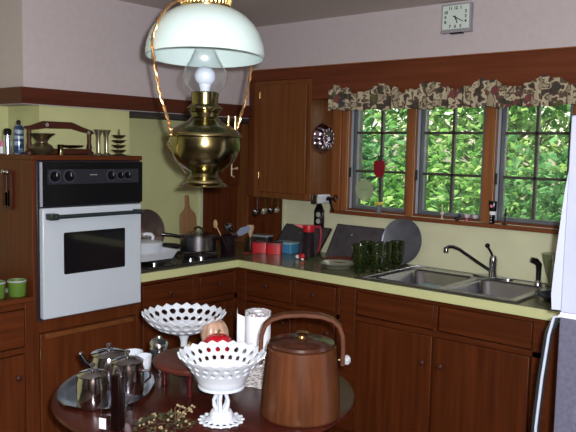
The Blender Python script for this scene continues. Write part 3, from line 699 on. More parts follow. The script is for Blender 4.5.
bowl_surface([(.034, .012), (.044, .008), (.056, .004), (.064, .0035)], 16, [(.60, (.0062, .0045), 16, 0)], .0, MILK, 'foot_lace', t, th=.004, NT=192, NS=16)
mb = MB()
for k in range(16): a = 2*PI*k/16; mb.ball((.064*math.cos(a), .064*math.sin(a), .0045), .0045, 8, (1.6, 1.6, .9))
mb.build('foot_scallops', MILK, t)

t = thing('lattice_compote', 'large shallow white milk glass openwork bowl on a short stem behind the riser', 'bowl', (1.562, -1.862, TZ+.0005))
bowl_surface([(.004, .134), (.038, .136), (.066, .142), (.089, .151), (.110, .163), (.129, .179), (.142, .194), (.152, .209)], 24,
             [(.84, (.0115, .0130), 24, 0), (.63, (.0100, .0110), 24, .5)], .011, MILK, 'bowl', t)
MB().lathe([(0, 0), (.050, 0), (.052, .006), (.030, .016), (.014, .030), (.011, .060), (.013, .105), (.020, .126), (.055, .136), (0, .137)], 36).build('stem', MILK, t)

# paper roll
t = thing('paper_towel_roll', 'upright white paper towel roll with a loose sheet behind the ice bucket', 'paper roll', (1.728, -1.640, TZ+.006))
MB().lathe([(.018, 0), (.049, 0), (.049, .200), (.047, .203), (.018, .203)], 40, close=True).build('roll', PAPER, t)
MB().lathe([(.0493, .190), (.0497, .190), (.0497, .202), (.043, .2045), (.041, .2035)], 40).build('printed_border', PATT, t, solid=.0005)
P = []
for i in range(14):
    u = i/13; P.append((-.046-.030*u, -.018-.030*u+.014*u*u))
V = [(x, y, z+(.012*(i/13) if z > 0 else 0)-(.02 if z > 0 and i < 13 else 0)) for z in (.0, .195) for i, (x, y) in enumerate(P)]
MB().add(V, [(i, i+1, 15+i, 14+i) for i in range(13)]).build('loose_sheet', PAPER, t, solid=.0008)
# lace doily
mb = MB(); n = 96; V = [(0, 0, 0)]
V += [((.125+.006*math.cos(16*a))*math.cos(a), (.125+.006*math.cos(16*a))*math.sin(a), 0) for a in [2*PI*i/n for i in range(n)]]
V = [(x, y, z) for x, y, z in V]+[(x, y, .003) for x, y, z in V]; m_ = n+1
F = [(0, (i+1) % n+1, i+1) for i in range(n)]+[(m_, m_+i+1, m_+(i+1) % n+1) for i in range(n)]+[(i+1, (i+1) % n+1, m_+(i+1) % n+1, m_+i+1) for i in range(n)]
tag(MB().add(V, F).build('lace_doily', LACE, smooth=False, loc=(1.87, -1.72, TZ+.0008)), 'white lace doily lying beside the wooden ice bucket', 'doily')

# ice bucket
t = thing('ice_bucket', 'tapered teak wood ice bucket with arched handle and brass lid knob', 'bucket', (2.170, -1.916, TZ+.0005), 0); t.scale = (1.03, 1.03, .965)
MB().lathe([(0, 0), (.116, 0), (.120, .004), (.121, .012), (.117, .09), (.110, .17), (.104, .224), (.100, .226), (0, .222)], 72).build('body', TEAK, t, ang=50)
MB().lathe([(0, .226), (.098, .226), (.101, .230), (.098, .238), (.070, .243), (.066, .246), (0, .250)], 64).build('lid', TEAKD, t, ang=35)
MB().lathe([(0, .250), (.010, .250), (.008, .256), (.016, .262), (.020, .268), (.015, .271), (0, .273)], 24).build('lid_knob', BRASSB, t)
hd = Vector((.757, .653, 0)).normalized(); pd = Vector((-hd.y, hd.x, 0))
P = [(-.121, .165), (-.122, .215), (-.120, .258), (-.110, .290), (-.090, .310), (-.055, .322), (0, .326), (.055, .322), (.090, .310), (.110, .290), (.120, .258), (.122, .215), (.121, .165)]
V = []; F = []
for i, (r, z) in enumerate(P):
    q0 = P[max(i-1, 0)]; q1 = P[min(i+1, len(P)-1)]; tx, tz_ = q1[0]-q0[0], q1[1]-q0[1]; l = math.hypot(tx, tz_); nx, nz = -tz_/l, tx/l
    for (s_, w_) in ((.0075, -.022), (.0075, .022), (-.0055, .022), (-.0055, -.022)):
        V.append(hd*(r+nx*s_)+pd*w_+Vector((0, 0, z+nz*s_)))
for i in range(len(P)-1):
    for k in range(4): F.append((i*4+k, i*4+(k+1) % 4, i*4+4+(k+1) % 4, i*4+4+k))
F += [(3, 2, 1, 0), tuple((len(P)-1)*4+k for k in range(4))]
MB().add(V, F).build('handle', TEAKH, t, ang=50, bevel=.003)
for s in (-1, 1):
    MB().cyl(hd*s*.110+Vector((0, 0, .180)), hd*s*.130+Vector((0, 0, .180)), .006).build('handle_pin', BRASS, t)
    MB().lathe([(0, 0), (.012, 0), (.016, .006), (.015, .014), (.008, .019), (0, .02)], 8, hd*s*.128+Vector((0, 0, .180)), hd*s).build('handle_knob', ACRYL, t, smooth=False)

# tray + tea set
t = thing('silver_tray', 'oval silver tray with raised rim holding the chrome tea set', 'tray', (1.562, -2.198, TZ+.0005), 2.28)
mb = MB(); V = []; F = []; n = 16
rs = [(0.0, .0), (.80, .001), (.86, .004), (.96, .011), (1.0, .012), (1.0, .0095), (.95, .008), (.85, .0005), (0, -.0)]
out = [(math.cos(2*PI*(i+.5)/n), math.sin(2*PI*(i+.5)/n)) for i in range(n)]
A_, B_ = .205, .150
prevring = None
for k, (f_, z) in enumerate(rs):
    if f_ == 0: ring = [len(V)]; V.append((0, 0, z))
    else:
        ring = list(range(len(V), len(V)+n)); V += [(A_*f_*math.copysign(abs(c)**.8, c), B_*f_*math.copysign(abs(s_)**.8, s_), z) for c, s_ in out]
    if prevring:
        for i in range(n):
            j = (i+1) % n
            if len(prevring) == 1: F.append((prevring[0], ring[i], ring[j]))
            elif len(ring) == 1: F.append((prevring[i], ring[0], prevring[j]))
            else: F.append((prevring[i], ring[i], ring[j], prevring[j]))
    prevring = ring
MB().add(V, F).build('tray_body', SILVER, t, ang=30)
ZTR = TZ+.0025
def lidpot(name, label, cat, loc, r, h, rz=0, handle=True):
    t = thing(name, label, cat, loc, rz)
    MB().lathe([(0, 0), (r*.9, 0), (r*.95, .004), (r*1.0, h*.30), (r, h*.80), (r*.93, h*.93), (r*.90, h), (0, h)], 40).build('body', CHROME, t)
    l = MB().lathe([(0, h+.001), (r*.96, h+.001), (r*.97, h+.004), (r*.80, h+.010), (r*.35, h+.017), (0, h+.019)], 40).build('lid', CHROME, t)
    MB().lathe([(0, h+.018), (.005, h+.018), (.004, h+.026), (.009, h+.032), (.008, h+.038), (0, h+.041)], 16).build('finial', CHROME, l)
    if handle: MB().tube([(r*.97, 0, h*.78), (r+.022, 0, h*.80), (r+.024, 0, h*.62), (r+.004, 0, h*.45)], .0042, 8).build('handle', CHROME, t)
    return t
lidpot('sugar_pot', 'smaller chrome lidded pot at the left of the silver tray', 'pot', (1.660, -2.325, ZTR), .050, .100, rz=-2.4, handle=False)
lidpot('coffee_pot', 'tall chrome lidded pot with small side handle at the right of the tray', 'pot', (1.672, -2.200, ZTR), .053, .118, rz=.6)
t = lidpot('teapot', 'chrome teapot with black spout tip at the back of the tray', 'teapot', (1.500, -2.150, ZTR), .062, .098, rz=0, handle=False)
MB().tube([(-.045, -.030, .045), (-.070, -.047, .065), (-.082, -.055, .088)], [.013, .010, .008], 10).build('spout', BLACKP, t)
MB().tube([(-.082, -.055, .0895), (-.088, -.058, .094)], [.010, .010], 10).build('spout_tip', CHROME, t)
MB().tube([(.054, .015, .080), (.085, .028, .088), (.092, .030, .060), (.052, .014, .03)], .005, 8).build('handle', BLACKP, t)
t = thing('white_teacup', 'small white cup with ring handle standing behind the chrome teapot', 'cup', (1.405, -1.975, TZ+.0005))
MB().lathe([(0, 0), (.024, 0), (.034, .02), (.038, .055), (.036, .055), (.031, .02), (0, .006)], 28).build('cup_body', MILK, t)
MB().tube([(.036+.016*math.sin(PI*k/8), 0, .045-.030*k/8) for k in range(9)], .004, 8).xf(Matrix.Rotation(.4, 4, 'Z')).build('handle', MILK, t)
t = thing('white_teacup', 'slimmer white cup right of the other, by the chrome bowl', 'cup', (1.480, -1.985, TZ+.0005))
MB().lathe([(0, 0), (.020, 0), (.028, .02), (.031, .058), (.029, .058), (.025, .02), (0, .006)], 28).build('cup_body', MILK, t)
MB().tube([(.029+.014*math.sin(PI*k/8), 0, .050-.030*k/8) for k in range(9)], .004, 8).xf(Matrix.Rotation(-.6, 4, 'Z')).build('handle', MILK, t)
lathe_thing('chrome_jar', 'small round chrome jar behind the left side of the riser', 'jar', [(0, 0), (.030, 0), (.036, .02), (.039, .05), (.037, .078), (.026, .092), (.010, .098), (.008, .106), (0, .108)], CHROME, (1.447, -1.885, TZ+.0005), 32)
# glass cruet in front
t = thing('glass_cruet', 'tall square clear glass cruet with dark contents and a white label at the front', 'bottle', (1.878, -2.388, TZ+.0005), .35); t.scale = (1.4, 1.4, 1.42)
mb = MB()
for a, z in ((.026, .0), (.026, .128), (.018, .140)):
    pass
Pq = rrect(-.027, -.027, .027, .027, .008, 3); n = len(Pq)
lv = [(1, 0), (1, .122), (.80, .134), (.55, .138)]
V = [(x*s_, y*s_, z) for s_, z in lv for x, y in Pq]; F = [(i*n+k, i*n+(k+1) % n, (i+1)*n+(k+1) % n, (i+1)*n+k) for i in range(3) for k in range(n)]+[tuple(range(n-1, -1, -1))]
MB().add(V, F).build('glass_body', glassmat('cruet_glass', (.80, .78, .80)), t)
MB().box((-.011, -.011, .004), (.011, .011, .118)).build('dark_contents', OIL, t, bevel=.004)
MB().box((-.026, -.0285, .012), (-.010, -.0275, .034)).build('label_tag', PAPER, t)
MB().box((-.034, -.034, -.0), (.034, .034, .003)).xf(Matrix.Translation((0, 0, 0))).build('red_coaster', REDGLOSS, t)
t.location.z += .0

# dried flowers
t = thing('dried_flower_bunch', 'low bunch of dried greenery with cream buds at the front table edge', 'dried flowers', (1.962, -2.285, TZ+.001))
mb = MB(); mbb = MB(); rnd = random.Random(3)
for i in range(150):
    a = rnd.uniform(0, 2*PI); r = .080*math.sqrt(rnd.random()); z = .004+.032*(1-(r/.085)**2)*rnd.uniform(.5, 1.1)
    p = Vector((r*math.cos(a), r*math.sin(a), z)); d = Vector((math.cos(a+rnd.uniform(-.9, .9)), math.sin(a+rnd.uniform(-.9, .9)), rnd.uniform(-.3, .4))).normalized()*rnd.uniform(.012, .026)
    sd_ = d.cross(Vector((0, 0, 1))).normalized()*rnd.uniform(.003, .005); q = p+d
    if q.z < .002: q.z = .002
    mb.add([p, p+d*.5+sd_, q, p+d*.5-sd_], [(0, 1, 2, 3)])
for i in range(26):
    a = rnd.uniform(0, 2*PI); r = .085*math.sqrt(rnd.random()); mbb.ball((r*math.cos(a), r*math.sin(a), .010+.030*(1-(r/.09)**2)), rnd.uniform(.003, .0045), 8)
st = MB()
for k in range(7):
    a = k*.9; tip = Vector((.035+.022*math.cos(a), .045+.022*math.sin(a), .058+.008*math.sin(k*2.))); st.tube([(.02, .025, .015), tip*.8+Vector((0, 0, .005)), tip], .001, 5); mbb.ball(tip, .004, 8); mbb.ball(tip+Vector((.006, .003, -.003)), .0035, 8)
mb.build('leaves', DRIED, t, smooth=False, solid=.0006)['kind'] = 'stuff'; st.build('stems', STEMM, t)
bo = mbb.build('buds', BUD, t)

# ================================================================ STOVE SIDE
ZC = .9155
t = thing('gas_cooktop', 'black gas cooktop with iron grates set in the worktop by the left wall', 'cooktop', (.33, -.92, ZC))
B((-.24, -.31, 0), (.24, .31, .010)).build('deck', mat('cooktop_steel', (.05, .05, .055), .2, .6), t, bevel=.003)
for i, (x, y) in enumerate(((-.11, -.16), (.12, -.16), (-.11, .16), (.12, .16))):
    MB().lathe([(0, .010), (.045, .010), (.04, .018), (.028, .020), (.028, .026), (0, .027)], 20, (x, y, 0)).build('burner', BLACKM, t)
    g = MB()
    for k in range(4):
        a = k*PI/2+PI/4; c, s = math.cos(a), math.sin(a); g.tube([(x+.105*c, y+.105*s, .011), (x+.10*c, y+.10*s, .034), (x+.03*c, y+.03*s, .034)], .0045, 6)
    g.tube([(x+.10*math.cos(q*PI/8), y+.10*math.sin(q*PI/8), .032) for q in range(16)], .0045, 6, True)
    g.build('grate', BLACKM, t)
for y in (-.26, .0, .08): MB().lathe([(0, .010), (.018, .010), (.015, .028), (0, .030)], 16, (.21, y, 0)).build('knob', CHROME, t)
ZG = ZC+.0375
# stock pot with glass lid
t = thing('cooking_pot', 'stainless steel cooking pot with lid on the right rear burner', 'pot', (.385, -.72, ZG), math.radians(25))
MB().lathe([(0, 0), (.098, 0), (.104, .006), (.105, .085), (.108, .088), (.103, .088), (.100, .008), (0, .006)], 48).build('body', STEEL, t)
l = MB().lathe([(0, .092), (.106, .092), (.104, .098), (.07, .108), (0, .114)], 48).build('lid', SMOKE, t)
MB().tube([(-.028, 0, .108), (-.022, 0, .132), (0, 0, .140), (.022, 0, .132), (.028, 0, .108)], .006, 8).build('lid_handle', CHROME, l)
MB().tube([(-.095, -.03, .078), (-.14, -.055, .088), (-.20, -.08, .094)], [.009, .010, .012], 10).build('handle', BLACKP, t)
MB().tube([(.10, -.03, .075), (.135, 0, .078), (.10, .03, .075)], .006, 8).build('side_handle', BLACKP, t)
t = thing('skillet', 'flat black skillet on the left rear burner behind the white baking dish', 'pan', (.193, -.818, ZG+.0), .3)
MB().lathe([(0, 0), (.082, 0), (.096, .020), (.093, .020), (.080, .004), (0, .004)], 40).build('pan', BLACKM, t)
t.scale = (1, 1, 1)
# baking dish
t = thing('baking_dish', 'shallow white enamel baking dish on the front of the cooktop by the oven', 'dish', (.415, -1.135, ZG), 0)
mb = MB(); rings = []
for ins, z in ((.018, 0), (.0, .040), (-.010, .042), (-.010, .045), (.004, .044), (.022, .006)):
    rings.append([(x, y, z) for x, y in rrect(-.125+ins, -.135+ins, .125-ins, .115+(.03 if False else .02)-ins, .025)])
n = len(rings[0]); V = [p for q in rings for p in q]; F = [(i*n+k, i*n+(k+1) % n, (i+1)*n+(k+1) % n, (i+1)*n+k) for i in range(5) for k in range(n)]+[tuple(range(n-1, -1, -1)), tuple(5*n+k for k in range(n))]
mb.add(V, F).build('dish_body', mat('white_dish', (.62, .66, .74), .2), t)
# round pan with lid
t = thing('covered_saucepan', 'round silver saucepan with white curved handle standing in the white baking dish', 'pan', (.325, -1.065, ZG+.0065), 0)
MB().lathe([(0, 0), (.088, 0), (.093, .008), (.094, .055), (.097, .060), (0, .060)], 44).build('body', mat('satin_alu', (.70, .76, .84), .3), t)
l = MB().lathe([(0, .061), (.097, .061), (.094, .068), (.05, .078), (0, .080)], 44).build('lid', MATS['satin_alu'], t)
MB().tube([(.02, .03, .078), (.022, .036, .095), (.016, .026, .108), (.005, .0, .113), (-.005, -.015, .108)], [.008, .009, .010, .009, .008], 10).build('lid_handle', PAPER, l)
# bronze wok lid leaning on wall
t = thing('bronze_platter', 'large round bronze platter leaning on the green wall behind the saucepan', 'platter', (.055, -.86, 1.043), 0)
t.rotation_euler = (0, math.radians(-6), 0)
MB().lathe([(0, 0), (.10, .004), (.118, .018), (.136, .022), (.137, .024), (.117, .021), (.10, .007), (0, .003)], 56, axis=(1, 0, 0)).build('platter_body', BRONZE, t)
# cutting board
t = thing('cutting_board', 'paddle shaped wooden cutting board leaning on the green wall', 'cutting board', (.055, -.505, .9165), 0)
t.rotation_euler = (0, math.radians(-5), 0)
out = [(-.078, 0), (.078, 0), (.080, .03), (.078, .19), (.070, .215), (.045, .235), (.026, .25), (.018, .27), (.015, .33), (.010, .338), (-.010, .338), (-.015, .33), (-.018, .27), (-.026, .25), (-.045, .235), (-.070, .215), (-.078, .19), (-.080, .03)]
MB().prism(out, (.016, 0, 0), (0, 0, 0), (0, 1, 0), (0, 0, 1)).build('board', BOARD, t, bevel=.003); t.scale = (1, .86, 1)
# utensil jar
t = thing('utensil_jar', 'smoky glass jar holding cooking utensils at the inner counter corner', 'jar', (.50, -.585, ZC))
MB().lathe([(0, 0), (.042, 0), (.045, .006), (.045, .125), (.047, .13), (.043, .13), (.041, .01), (0, .008)], 32).build('jar_body', glassmat('jar_glass', (.42, .38, .42), cover=.12, covcol=(.08, .04, .05)), t)
BZ_ = ZC+.012
def utensil(name, label, p0, p1, head, hm, m=CHROME):
    base = Vector((.50, -.585, BZ_)); t = thing(name, label, 'utensil', base+Vector(p0))
    v = Vector(p1)-Vector(p0); MB().tube([(0, 0, 0), v], .004, 8).build('handle', m, t); head(v).build('head', hm, t); return t
utensil('wooden_spoon', 'wooden spoon leaning left out of the utensil jar', (.02, .0, 0), (-.055, -.045, .165), lambda v: MB().ball(v+v.normalized()*.018, .018, 14, (1, .5, 1.5)), BEECH, BEECH)
utensil('steel_ladle', 'steel ladle with shiny bowl standing up in the utensil jar', (-.015, .01, 0), (.0, .0, .150), lambda v: MB().lathe([(0, -.022), (.018, -.016), (.025, 0), (.023, 0), (.016, -.014), (0, -.019)], 20, v+Vector((0, 0, .02)), (.4, -.6, .7)), CHROME)
def spat(v):
    m = MB(); d = v.normalized(); s_ = Vector((.757, .653, 0)); u = d.cross(s_)
    poly = [(-.012, 0), (.012, 0), (.032, .025), (.034, .06), (.0, .078), (-.034, .06), (-.032, .025)]
    m.prism(poly, u*.002, v, s_, d); 
    return m
utensil('slotted_spatula', 'blue-grey slotted spatula leaning right out of the utensil jar', (-.02, -.015, 0), (.055, .040, .115), spat, mat('blue_grey', (.16, .20, .30), .35, .3))
utensil('black_fork', 'black handled fork in the middle of the utensil jar', (.0, .02, 0), (.015, .01, .150), lambda v: MB().ball(v, .012, 12, (1, 1, 1.6)), BLACKP, BLACKP)
utensil('masher', 'chrome masher hanging over the right side of the utensil jar', (.01, -.02, 0), (.035, .01, .13), lambda v: MB().tube([v+Vector((.02*math.cos(k*PI/6), .02*math.sin(k*PI/6), .01*math.sin(k*PI/3))) for k in range(12)], .003, 6, True), CHROME)
t = thing('brush_jar', 'narrow brown glass jar with a bristle brush right of the utensils', 'jar', (.458, -.35, ZC)); t.scale = (1.25, 1.25, 1.12)
MB().lathe([(0, 0), (.026, 0), (.028, .006), (.026, .075), (.020, .085), (.018, .085), (.023, .074), (.024, .008), (0, .006)], 24).build('jar_body', glassmat('brown_glass', (.45, .36, .26), cover=.15, covcol=(.12, .08, .04)), t)
MB().cyl((0, 0, .008), (0, 0, .10), .006).build('brush_handle', BEECH, t)
MB().lathe([(0, .098), (.010, .098), (.014, .11), (.021, .140), (.018, .152), (0, .154)], 20).build('bristles', BEECH, t)

# containers
def boxc(name, label, loc, s, m, lm, rz=0, group=None):
    t = thing(name, label, 'container', loc, rz, group); a, b, c = s
    MB().prism(rrect(-a/2, -b/2, a/2, b/2, .010, 3), (0, 0, c), (0, 0, 0), (1, 0, 0), (0, 1, 0)).build('box_body', m, t)
    MB().prism(rrect(-a/2-.004, -b/2-.004, a/2+.004, b/2+.004, .012, 3), (0, 0, .009), (0, 0, c), (1, 0, 0), (0, 1, 0)).build('lid', lm, t); return t
boxc('food_container', 'red plastic container, left of the two red ones on the counter', (.505, -.305, ZC), (.095, .085, .058), RED, REDD, .6, 'red containers')
boxc('food_container', 'red plastic container, right of the two red ones beside the blue tub', (.612, -.290, ZC), (.090, .080, .062), RED, mat('dark_red_lid', (.16, .03, .03), .4), .6, 'red containers')
boxc('blue_tub', 'bright blue plastic tub with pale lid beside the red containers', (.622, -.188, ZC), (.13, .09, .058), BLUE, LBLUE, .1)
boxc('grey_tub', 'dark tub with grey lid behind the left red container', (.40, -.175, ZC), (.12, .075, .080), BLACKM, GREYL, .2)
# wire bits in front: small bottle opener shape
t = thing('kitchen_shears', 'small pair of dark kitchen shears lying before the red containers', 'shears', (.545, -.425, ZC+.002), .4)
MB().tube([(.02*math.cos(k*PI/6)-.03, .012*math.sin(k*PI/6)+.013, .004) for k in range(12)], .003, 6, True).tube([(.02*math.cos(k*PI/6)-.03, .012*math.sin(k*PI/6)-.013, .004) for k in range(12)], .003, 6, True).build('handles', REDD, t)
MB().prism([(-.01, -.005), (.06, -.001), (.06, .001), (-.01, .005)], (0, 0, .003), (0, 0, .002), (1, 0, 0), (0, 1, 0)).build('blades', CHROME, t)

# leaning trays
def leaning(name, label, x0, x1, zt, yb, m, th=.010):
    h = zt-.914; ang = math.atan2(-yb-.02, h); Ls = math.hypot(h, -yb-.02)
    t = thing(name, label, 'tray', ((x0+x1)/2, yb, ZC+.003)); t.rotation_euler = (-ang, 0, 0)
    wd = (x1-x0)/2
    MB().box((-wd, 0, 0), (wd, th*.4, Ls)).build('sheet', m, t, bevel=.001)
    MB().box((-wd-.003, -th*.5, 0), (-wd+.003, th*.5, Ls)).box((wd-.003, -th*.5, 0), (wd+.003, th*.5, Ls)).box((-wd, -th*.5, Ls-.004), (wd, th*.5, Ls+.002)).build('rolled_rim', STEEL, t)
    MB().lathe([(0, 0), (.008, 0), (.008, .0015), (0, .0015)], 14, (-.04, -.0005, Ls*.72), (0, -1, 0)).build('hanging_hole', CANS, t)
    return t
leaning('baking_sheet', 'dark grey baking sheet leaning on the backsplash behind the red jug', .475, .845, 1.066, -.155, DKTRAY)
leaning('baking_sheet', 'grey baking sheet leaning on the backsplash next to the round tray', .895, 1.235, 1.100, -.135, DKTRAY)
t = thing('round_tray', 'large round galvanised tray leaning on the backsplash left of the sink', 'tray', (1.376, -.055, 1.0485)); t.rotation_euler = (math.radians(-11), 0, 0)
MB().lathe([(0, 0), (.122, 0), (.127, .004), (.132, .006), (.134, .004), (.132, .002), (.126, -.001), (.121, -.004), (0, -.004)], 64, axis=(0, -1, 0)).build('tray_body', GALV, t)
# carafe
t = thing('glass_carafe', 'glass carafe with red lid and long red handle in front of the baking sheet', 'carafe', (.868, -.275, ZC)); t.scale = (1, 1, 1.18)
MB().lathe([(0, 0), (.036, 0), (.038, .006), (.034, .08), (.030, .135), (.028, .135), (.031, .08), (.034, .008), (0, .006)], 28).build('glass_body', glassmat('carafe_glass', (.45, .42, .45), cover=.10, covcol=(.15, .1, .12)), t)
MB().lathe([(0, .135), (.034, .135), (.036, .150), (.034, .168), (0, .170)], 28).add([(-.03, -.022, .168), (-.03, -.022, .150), (-.075, -.06, .170), (-.025, .02, .168), (-.025, .02, .150)], [(0, 1, 2), (3, 2, 4), (0, 2, 3), (1, 4, 2)]).build('lid', RED, t)
MB().tube([(.028, .018, .160), (.052, .040, .160), (.058, .044, .13), (.052, .040, .05), (.045, .036, .03)], [.008, .009, .009, .008, .006], 8).build('handle', REDD, t)
# tomato + peppers
t = thing('red_radish', 'red and white radish lying on the counter in front of the carafe', 'vegetable', (.875, -.345, ZC))
MB().ball((0, 0, .018), .018, 16, (1.3, 1, 1)).build('root', RED, t); MB().ball((-.026, -.006, .014), .012, 12, (1.3, 1, 1)).build('white_end', PAPER, t)
t = thing('leafy_sprig', 'dark green leafy sprig lying beside the radish', 'vegetable', (.955, -.315, ZC))
mb = MB(); rnd = random.Random(5)
for i in range(26):
    a = rnd.uniform(0, 2*PI); r = rnd.uniform(0, .03); p = Vector((r*1.4*math.cos(a), r*math.sin(a), rnd.uniform(.004, .02))); d = Vector((math.cos(a), math.sin(a), rnd.uniform(0, .5)))*.018; s_ = Vector((-d.y, d.x, 0))*.4
    mb.add([p, p+d*.5+s_, p+d, p+d*.5-s_], [(0, 1, 2, 3)])
mb.build('leaves', mat('sprig_green', (.03, .05, .012), .6), t, smooth=False, solid=.001)['kind'] = 'stuff'
MB().tube([(-.04, 0, .005), (.0, 0, .006), (.03, .01, .006)], .003, 6).build('stalk', mat('sprig_green2', (.05, .07, .02), .6), t)
# salt shaker
t = thing('salt_shaker', 'tiny white capped shaker at the counter edge below the carafe', 'shaker', (.975, -.46, ZC))
MB().lathe([(0, 0), (.009, 0), (.008, .02), (0, .02)], 14).build('shaker_glass', CLEAR, t); MB().lathe([(0, .02), (.008, .02), (.006, .03), (0, .032)], 14).build('cap', PAPER, t)
# pie plate
lathe_thing('brown_platter', 'brown oval platter lying behind the glass pie plate', 'plate', [(0, 0), (.085, 0), (.115, .018), (.112, .020), (.083, .004), (0, .004)], mat('brown_glaze', (.12, .028, .016), .2), (1.105, -.255, ZC), 48)
t = thing('pie_plate', 'round glass pie plate on the counter in front of the brown platter', 'plate', (1.195, -.418, ZC))
MB().lathe([(0, 0), (.072, 0), (.098, .026), (.106, .027), (.106, .029), (.096, .0285), (.070, .004), (0, .004)], 48).build('plate_body', mat('frosted_pie_glass', (.20, .215, .16), .15), t)
t = thing('black_canister', 'small black canister behind the pie plate', 'canister', (1.215, -.225, ZC))
MB().lathe([(0, 0), (.050, 0), (.052, .004), (.052, .052), (.046, .058), (0, .058)], 32).build('canister_body', BLACKM, t)
t = thing('white_mug', 'small white cup standing on the black canister', 'cup', (1.190, -.225, ZC+.0585))
MB().lathe([(0, 0), (.024, 0), (.030, .008), (.036, .038), (.034, .038), (.027, .008), (0, .005)], 28).build('cup_body', mat('pale_cup', (.60, .68, .72), .25), t)
# green tumblers
prof = [(0, 0), (.030, 0), (.032, .004), (.020, .012), (.018, .018), (.030, .030), (.036, .055), (.040, .11), (.0415, .150), (.0385, .150), (.037, .11), (.032, .055), (.02, .03), (0, .024)]
tl = ['front left tumbler of the dark green textured group by the sink', 'front right dark green textured tumbler nearest the sink', 'middle dark green textured tumbler behind the front pair', 'back right dark green textured tumbler before the round tray', 'back left dark green textured tumbler half hidden in the group']
for (x, y), l in zip(((1.362, -.445), (1.420, -.375), (1.405, -.275), (1.425, -.175), (1.320, -.320)), tl):
    lathe_thing('green_tumbler', l, 'glass', prof, GGREEN, (x, y, ZC), 32, 'green tumblers')
# goblet & plate at right
t = thing('glass_goblet', 'large flared clear glass vase at the right end of the sink', 'vase', (2.264, -.103, .9215))
MB().lathe([(0, 0), (.026, 0), (.026, .005), (.012, .012), (.014, .03), (.026, .06), (.036, .10), (.048, .148), (.052, .160)], 36).build('glass_body', glassmat('goblet_glass', (.82, .84, .78), cover=.04, covcol=(.35, .36, .28)), t, solid=.002, ang=180)
lathe_thing('dark_bowl', 'shallow dark blue bowl on the counter beside the fridge', 'bowl', [(0, 0), (.05, 0), (.085, .024), (.083, .027), (.048, .005), (0, .004)], mat('blue_black_glaze', (.03, .04, .06), .15), (2.40, -.40, ZC), 36)

# ================================================================ BACKSPLASH ITEMS
t = thing('can_opener', 'white wall-mounted can opener with black crank at the lower corner of the upper cabinet side', 'can opener', (.8405, -.14, 1.265))
MB().box((.0, -.075, -.025), (.040, .055, .028)).build('case', mat('white_plastic', (.60, .63, .72), .3), t, bevel=.006)
MB().box((.0, -.087, -.027), (.042, -.076, .030)).build('chrome_band', CHROME, t)
MB().tube([(.040, .02, .0), (.060, .02, .0), (.062, .03, -.03), (.066, .05, -.075)], [.012, .012, .006, .007], 8).tube([(.062, .075+.018*math.cos(k*PI/5), .004+.018*math.sin(k*PI/5)) for k in range(10)], .005, 6, True).tube([(.061, .0, .012), (.061, .058, .0)], .007, 8).build('crank', BLACKP, t)
t = thing('wall_hanger', 'black pointed hanging plate with two pale round dials on the green backsplash', 'wall hanger', (.735, -.001, 1.055))
MB().prism([(-.038, 0), (.038, 0), (.038, .12), (.020, .155), (.008, .175), (-.008, .175), (-.020, .155), (-.038, .12)], (0, -.016, 0), (0, 0, 0)).build('back_plate', BLACKP, t, bevel=.003)
for z in (.055, .098): MB().lathe([(0, 0), (.016, 0), (.015, .004), (0, .005)], 24, (0, -.016, z), (0, -1, 0)).build('dial', mat('dial_pale', (.42, .44, .36), .4), t)
# measuring spoons hung on rail
t = thing('spoon_rail', 'thin metal rail under the upper cabinet with hooks for measuring spoons', 'rail', (.19, -.0155, 1.228))
MB().tube([(0, -.012, .012), (.08, -.018, .006), (.24, -.018, .010)], .0035, 6).box((-.005, -.012, 0), (.008, 0, .02)).box((.225, -.018, 0), (.238, 0, .02)).build('rail_bar', DBRASS, t)
for i, (x, r, ln) in enumerate(((.225, .034, .070), (.300, .026, .060), (.360, .024, .054), (.412, .021, .050))):
    s = thing('measuring_spoon', ['largest metal measuring scoop, leftmost on the rail', 'second largest metal measuring scoop on the rail', 'third metal measuring scoop on the rail', 'smallest metal measuring scoop, rightmost on the rail'][i], 'spoon', (x, -.040, 1.222), 0, 'measuring spoons on the rail')
    MB().box((-.005, -.001, -ln), (.005, .001, .01)).build('handle', BRASS if i else STEEL, s)
    k = MB().lathe([(0, -r*.8), (r*.6, -r*.62), (r*.95, -r*.2), (r, 0), (r*.93, 0), (r*.55, -r*.55), (0, -r*.7)], 20, (0, -.012, -ln-r*.6), (.0, -.85, .5)); k.build('scoop', CHROME if i % 2 == 0 else mat('pale_metal', (.55, .56, .45), .25, .7), s)
# fluted mould on cabinet side
t = thing('jelly_mould', 'round fluted metal jelly mould hung on the side of the upper cabinet', 'mould', (.8405, -.132, 1.63))
mb = MB(); n = 96; K = 12; V = []; F = []
pf = [(.000, .050), (.012, .050), (.020, .030), (.028, .030), (.038, .048), (.055, .052), (.072, .040), (.082, .020), (.086, .004), (.092, .001)]
for r, h in pf:
    for i in range(n):
        a = 2*PI*i/n; f_ = 1+(.07*abs(math.cos(6*a)) if .03 < r < .09 else 0)-(.03 if .03 < r < .09 else 0); hh = h*(1-.14*(1-abs(math.cos(6*a)))) if .03 < r < .085 else h
        V.append((hh, r*f_*math.cos(a), r*f_*math.sin(a)))
for j in range(len(pf)-1):
    for i in range(n): q = (i+1) % n; F.append((j*n+i, j*n+q, (j+1)*n+q, (j+1)*n+i))
mb.add(V, F).build('mould_body', PEWTER, t, ang=60, solid=.001)
MB().tube([(.004+.0*k, .010*math.cos(k*PI/4), .102+.010*math.sin(k*PI/4)) for k in range(8)], .002, 6, True).build('hanging_ring', DBRASS, t)

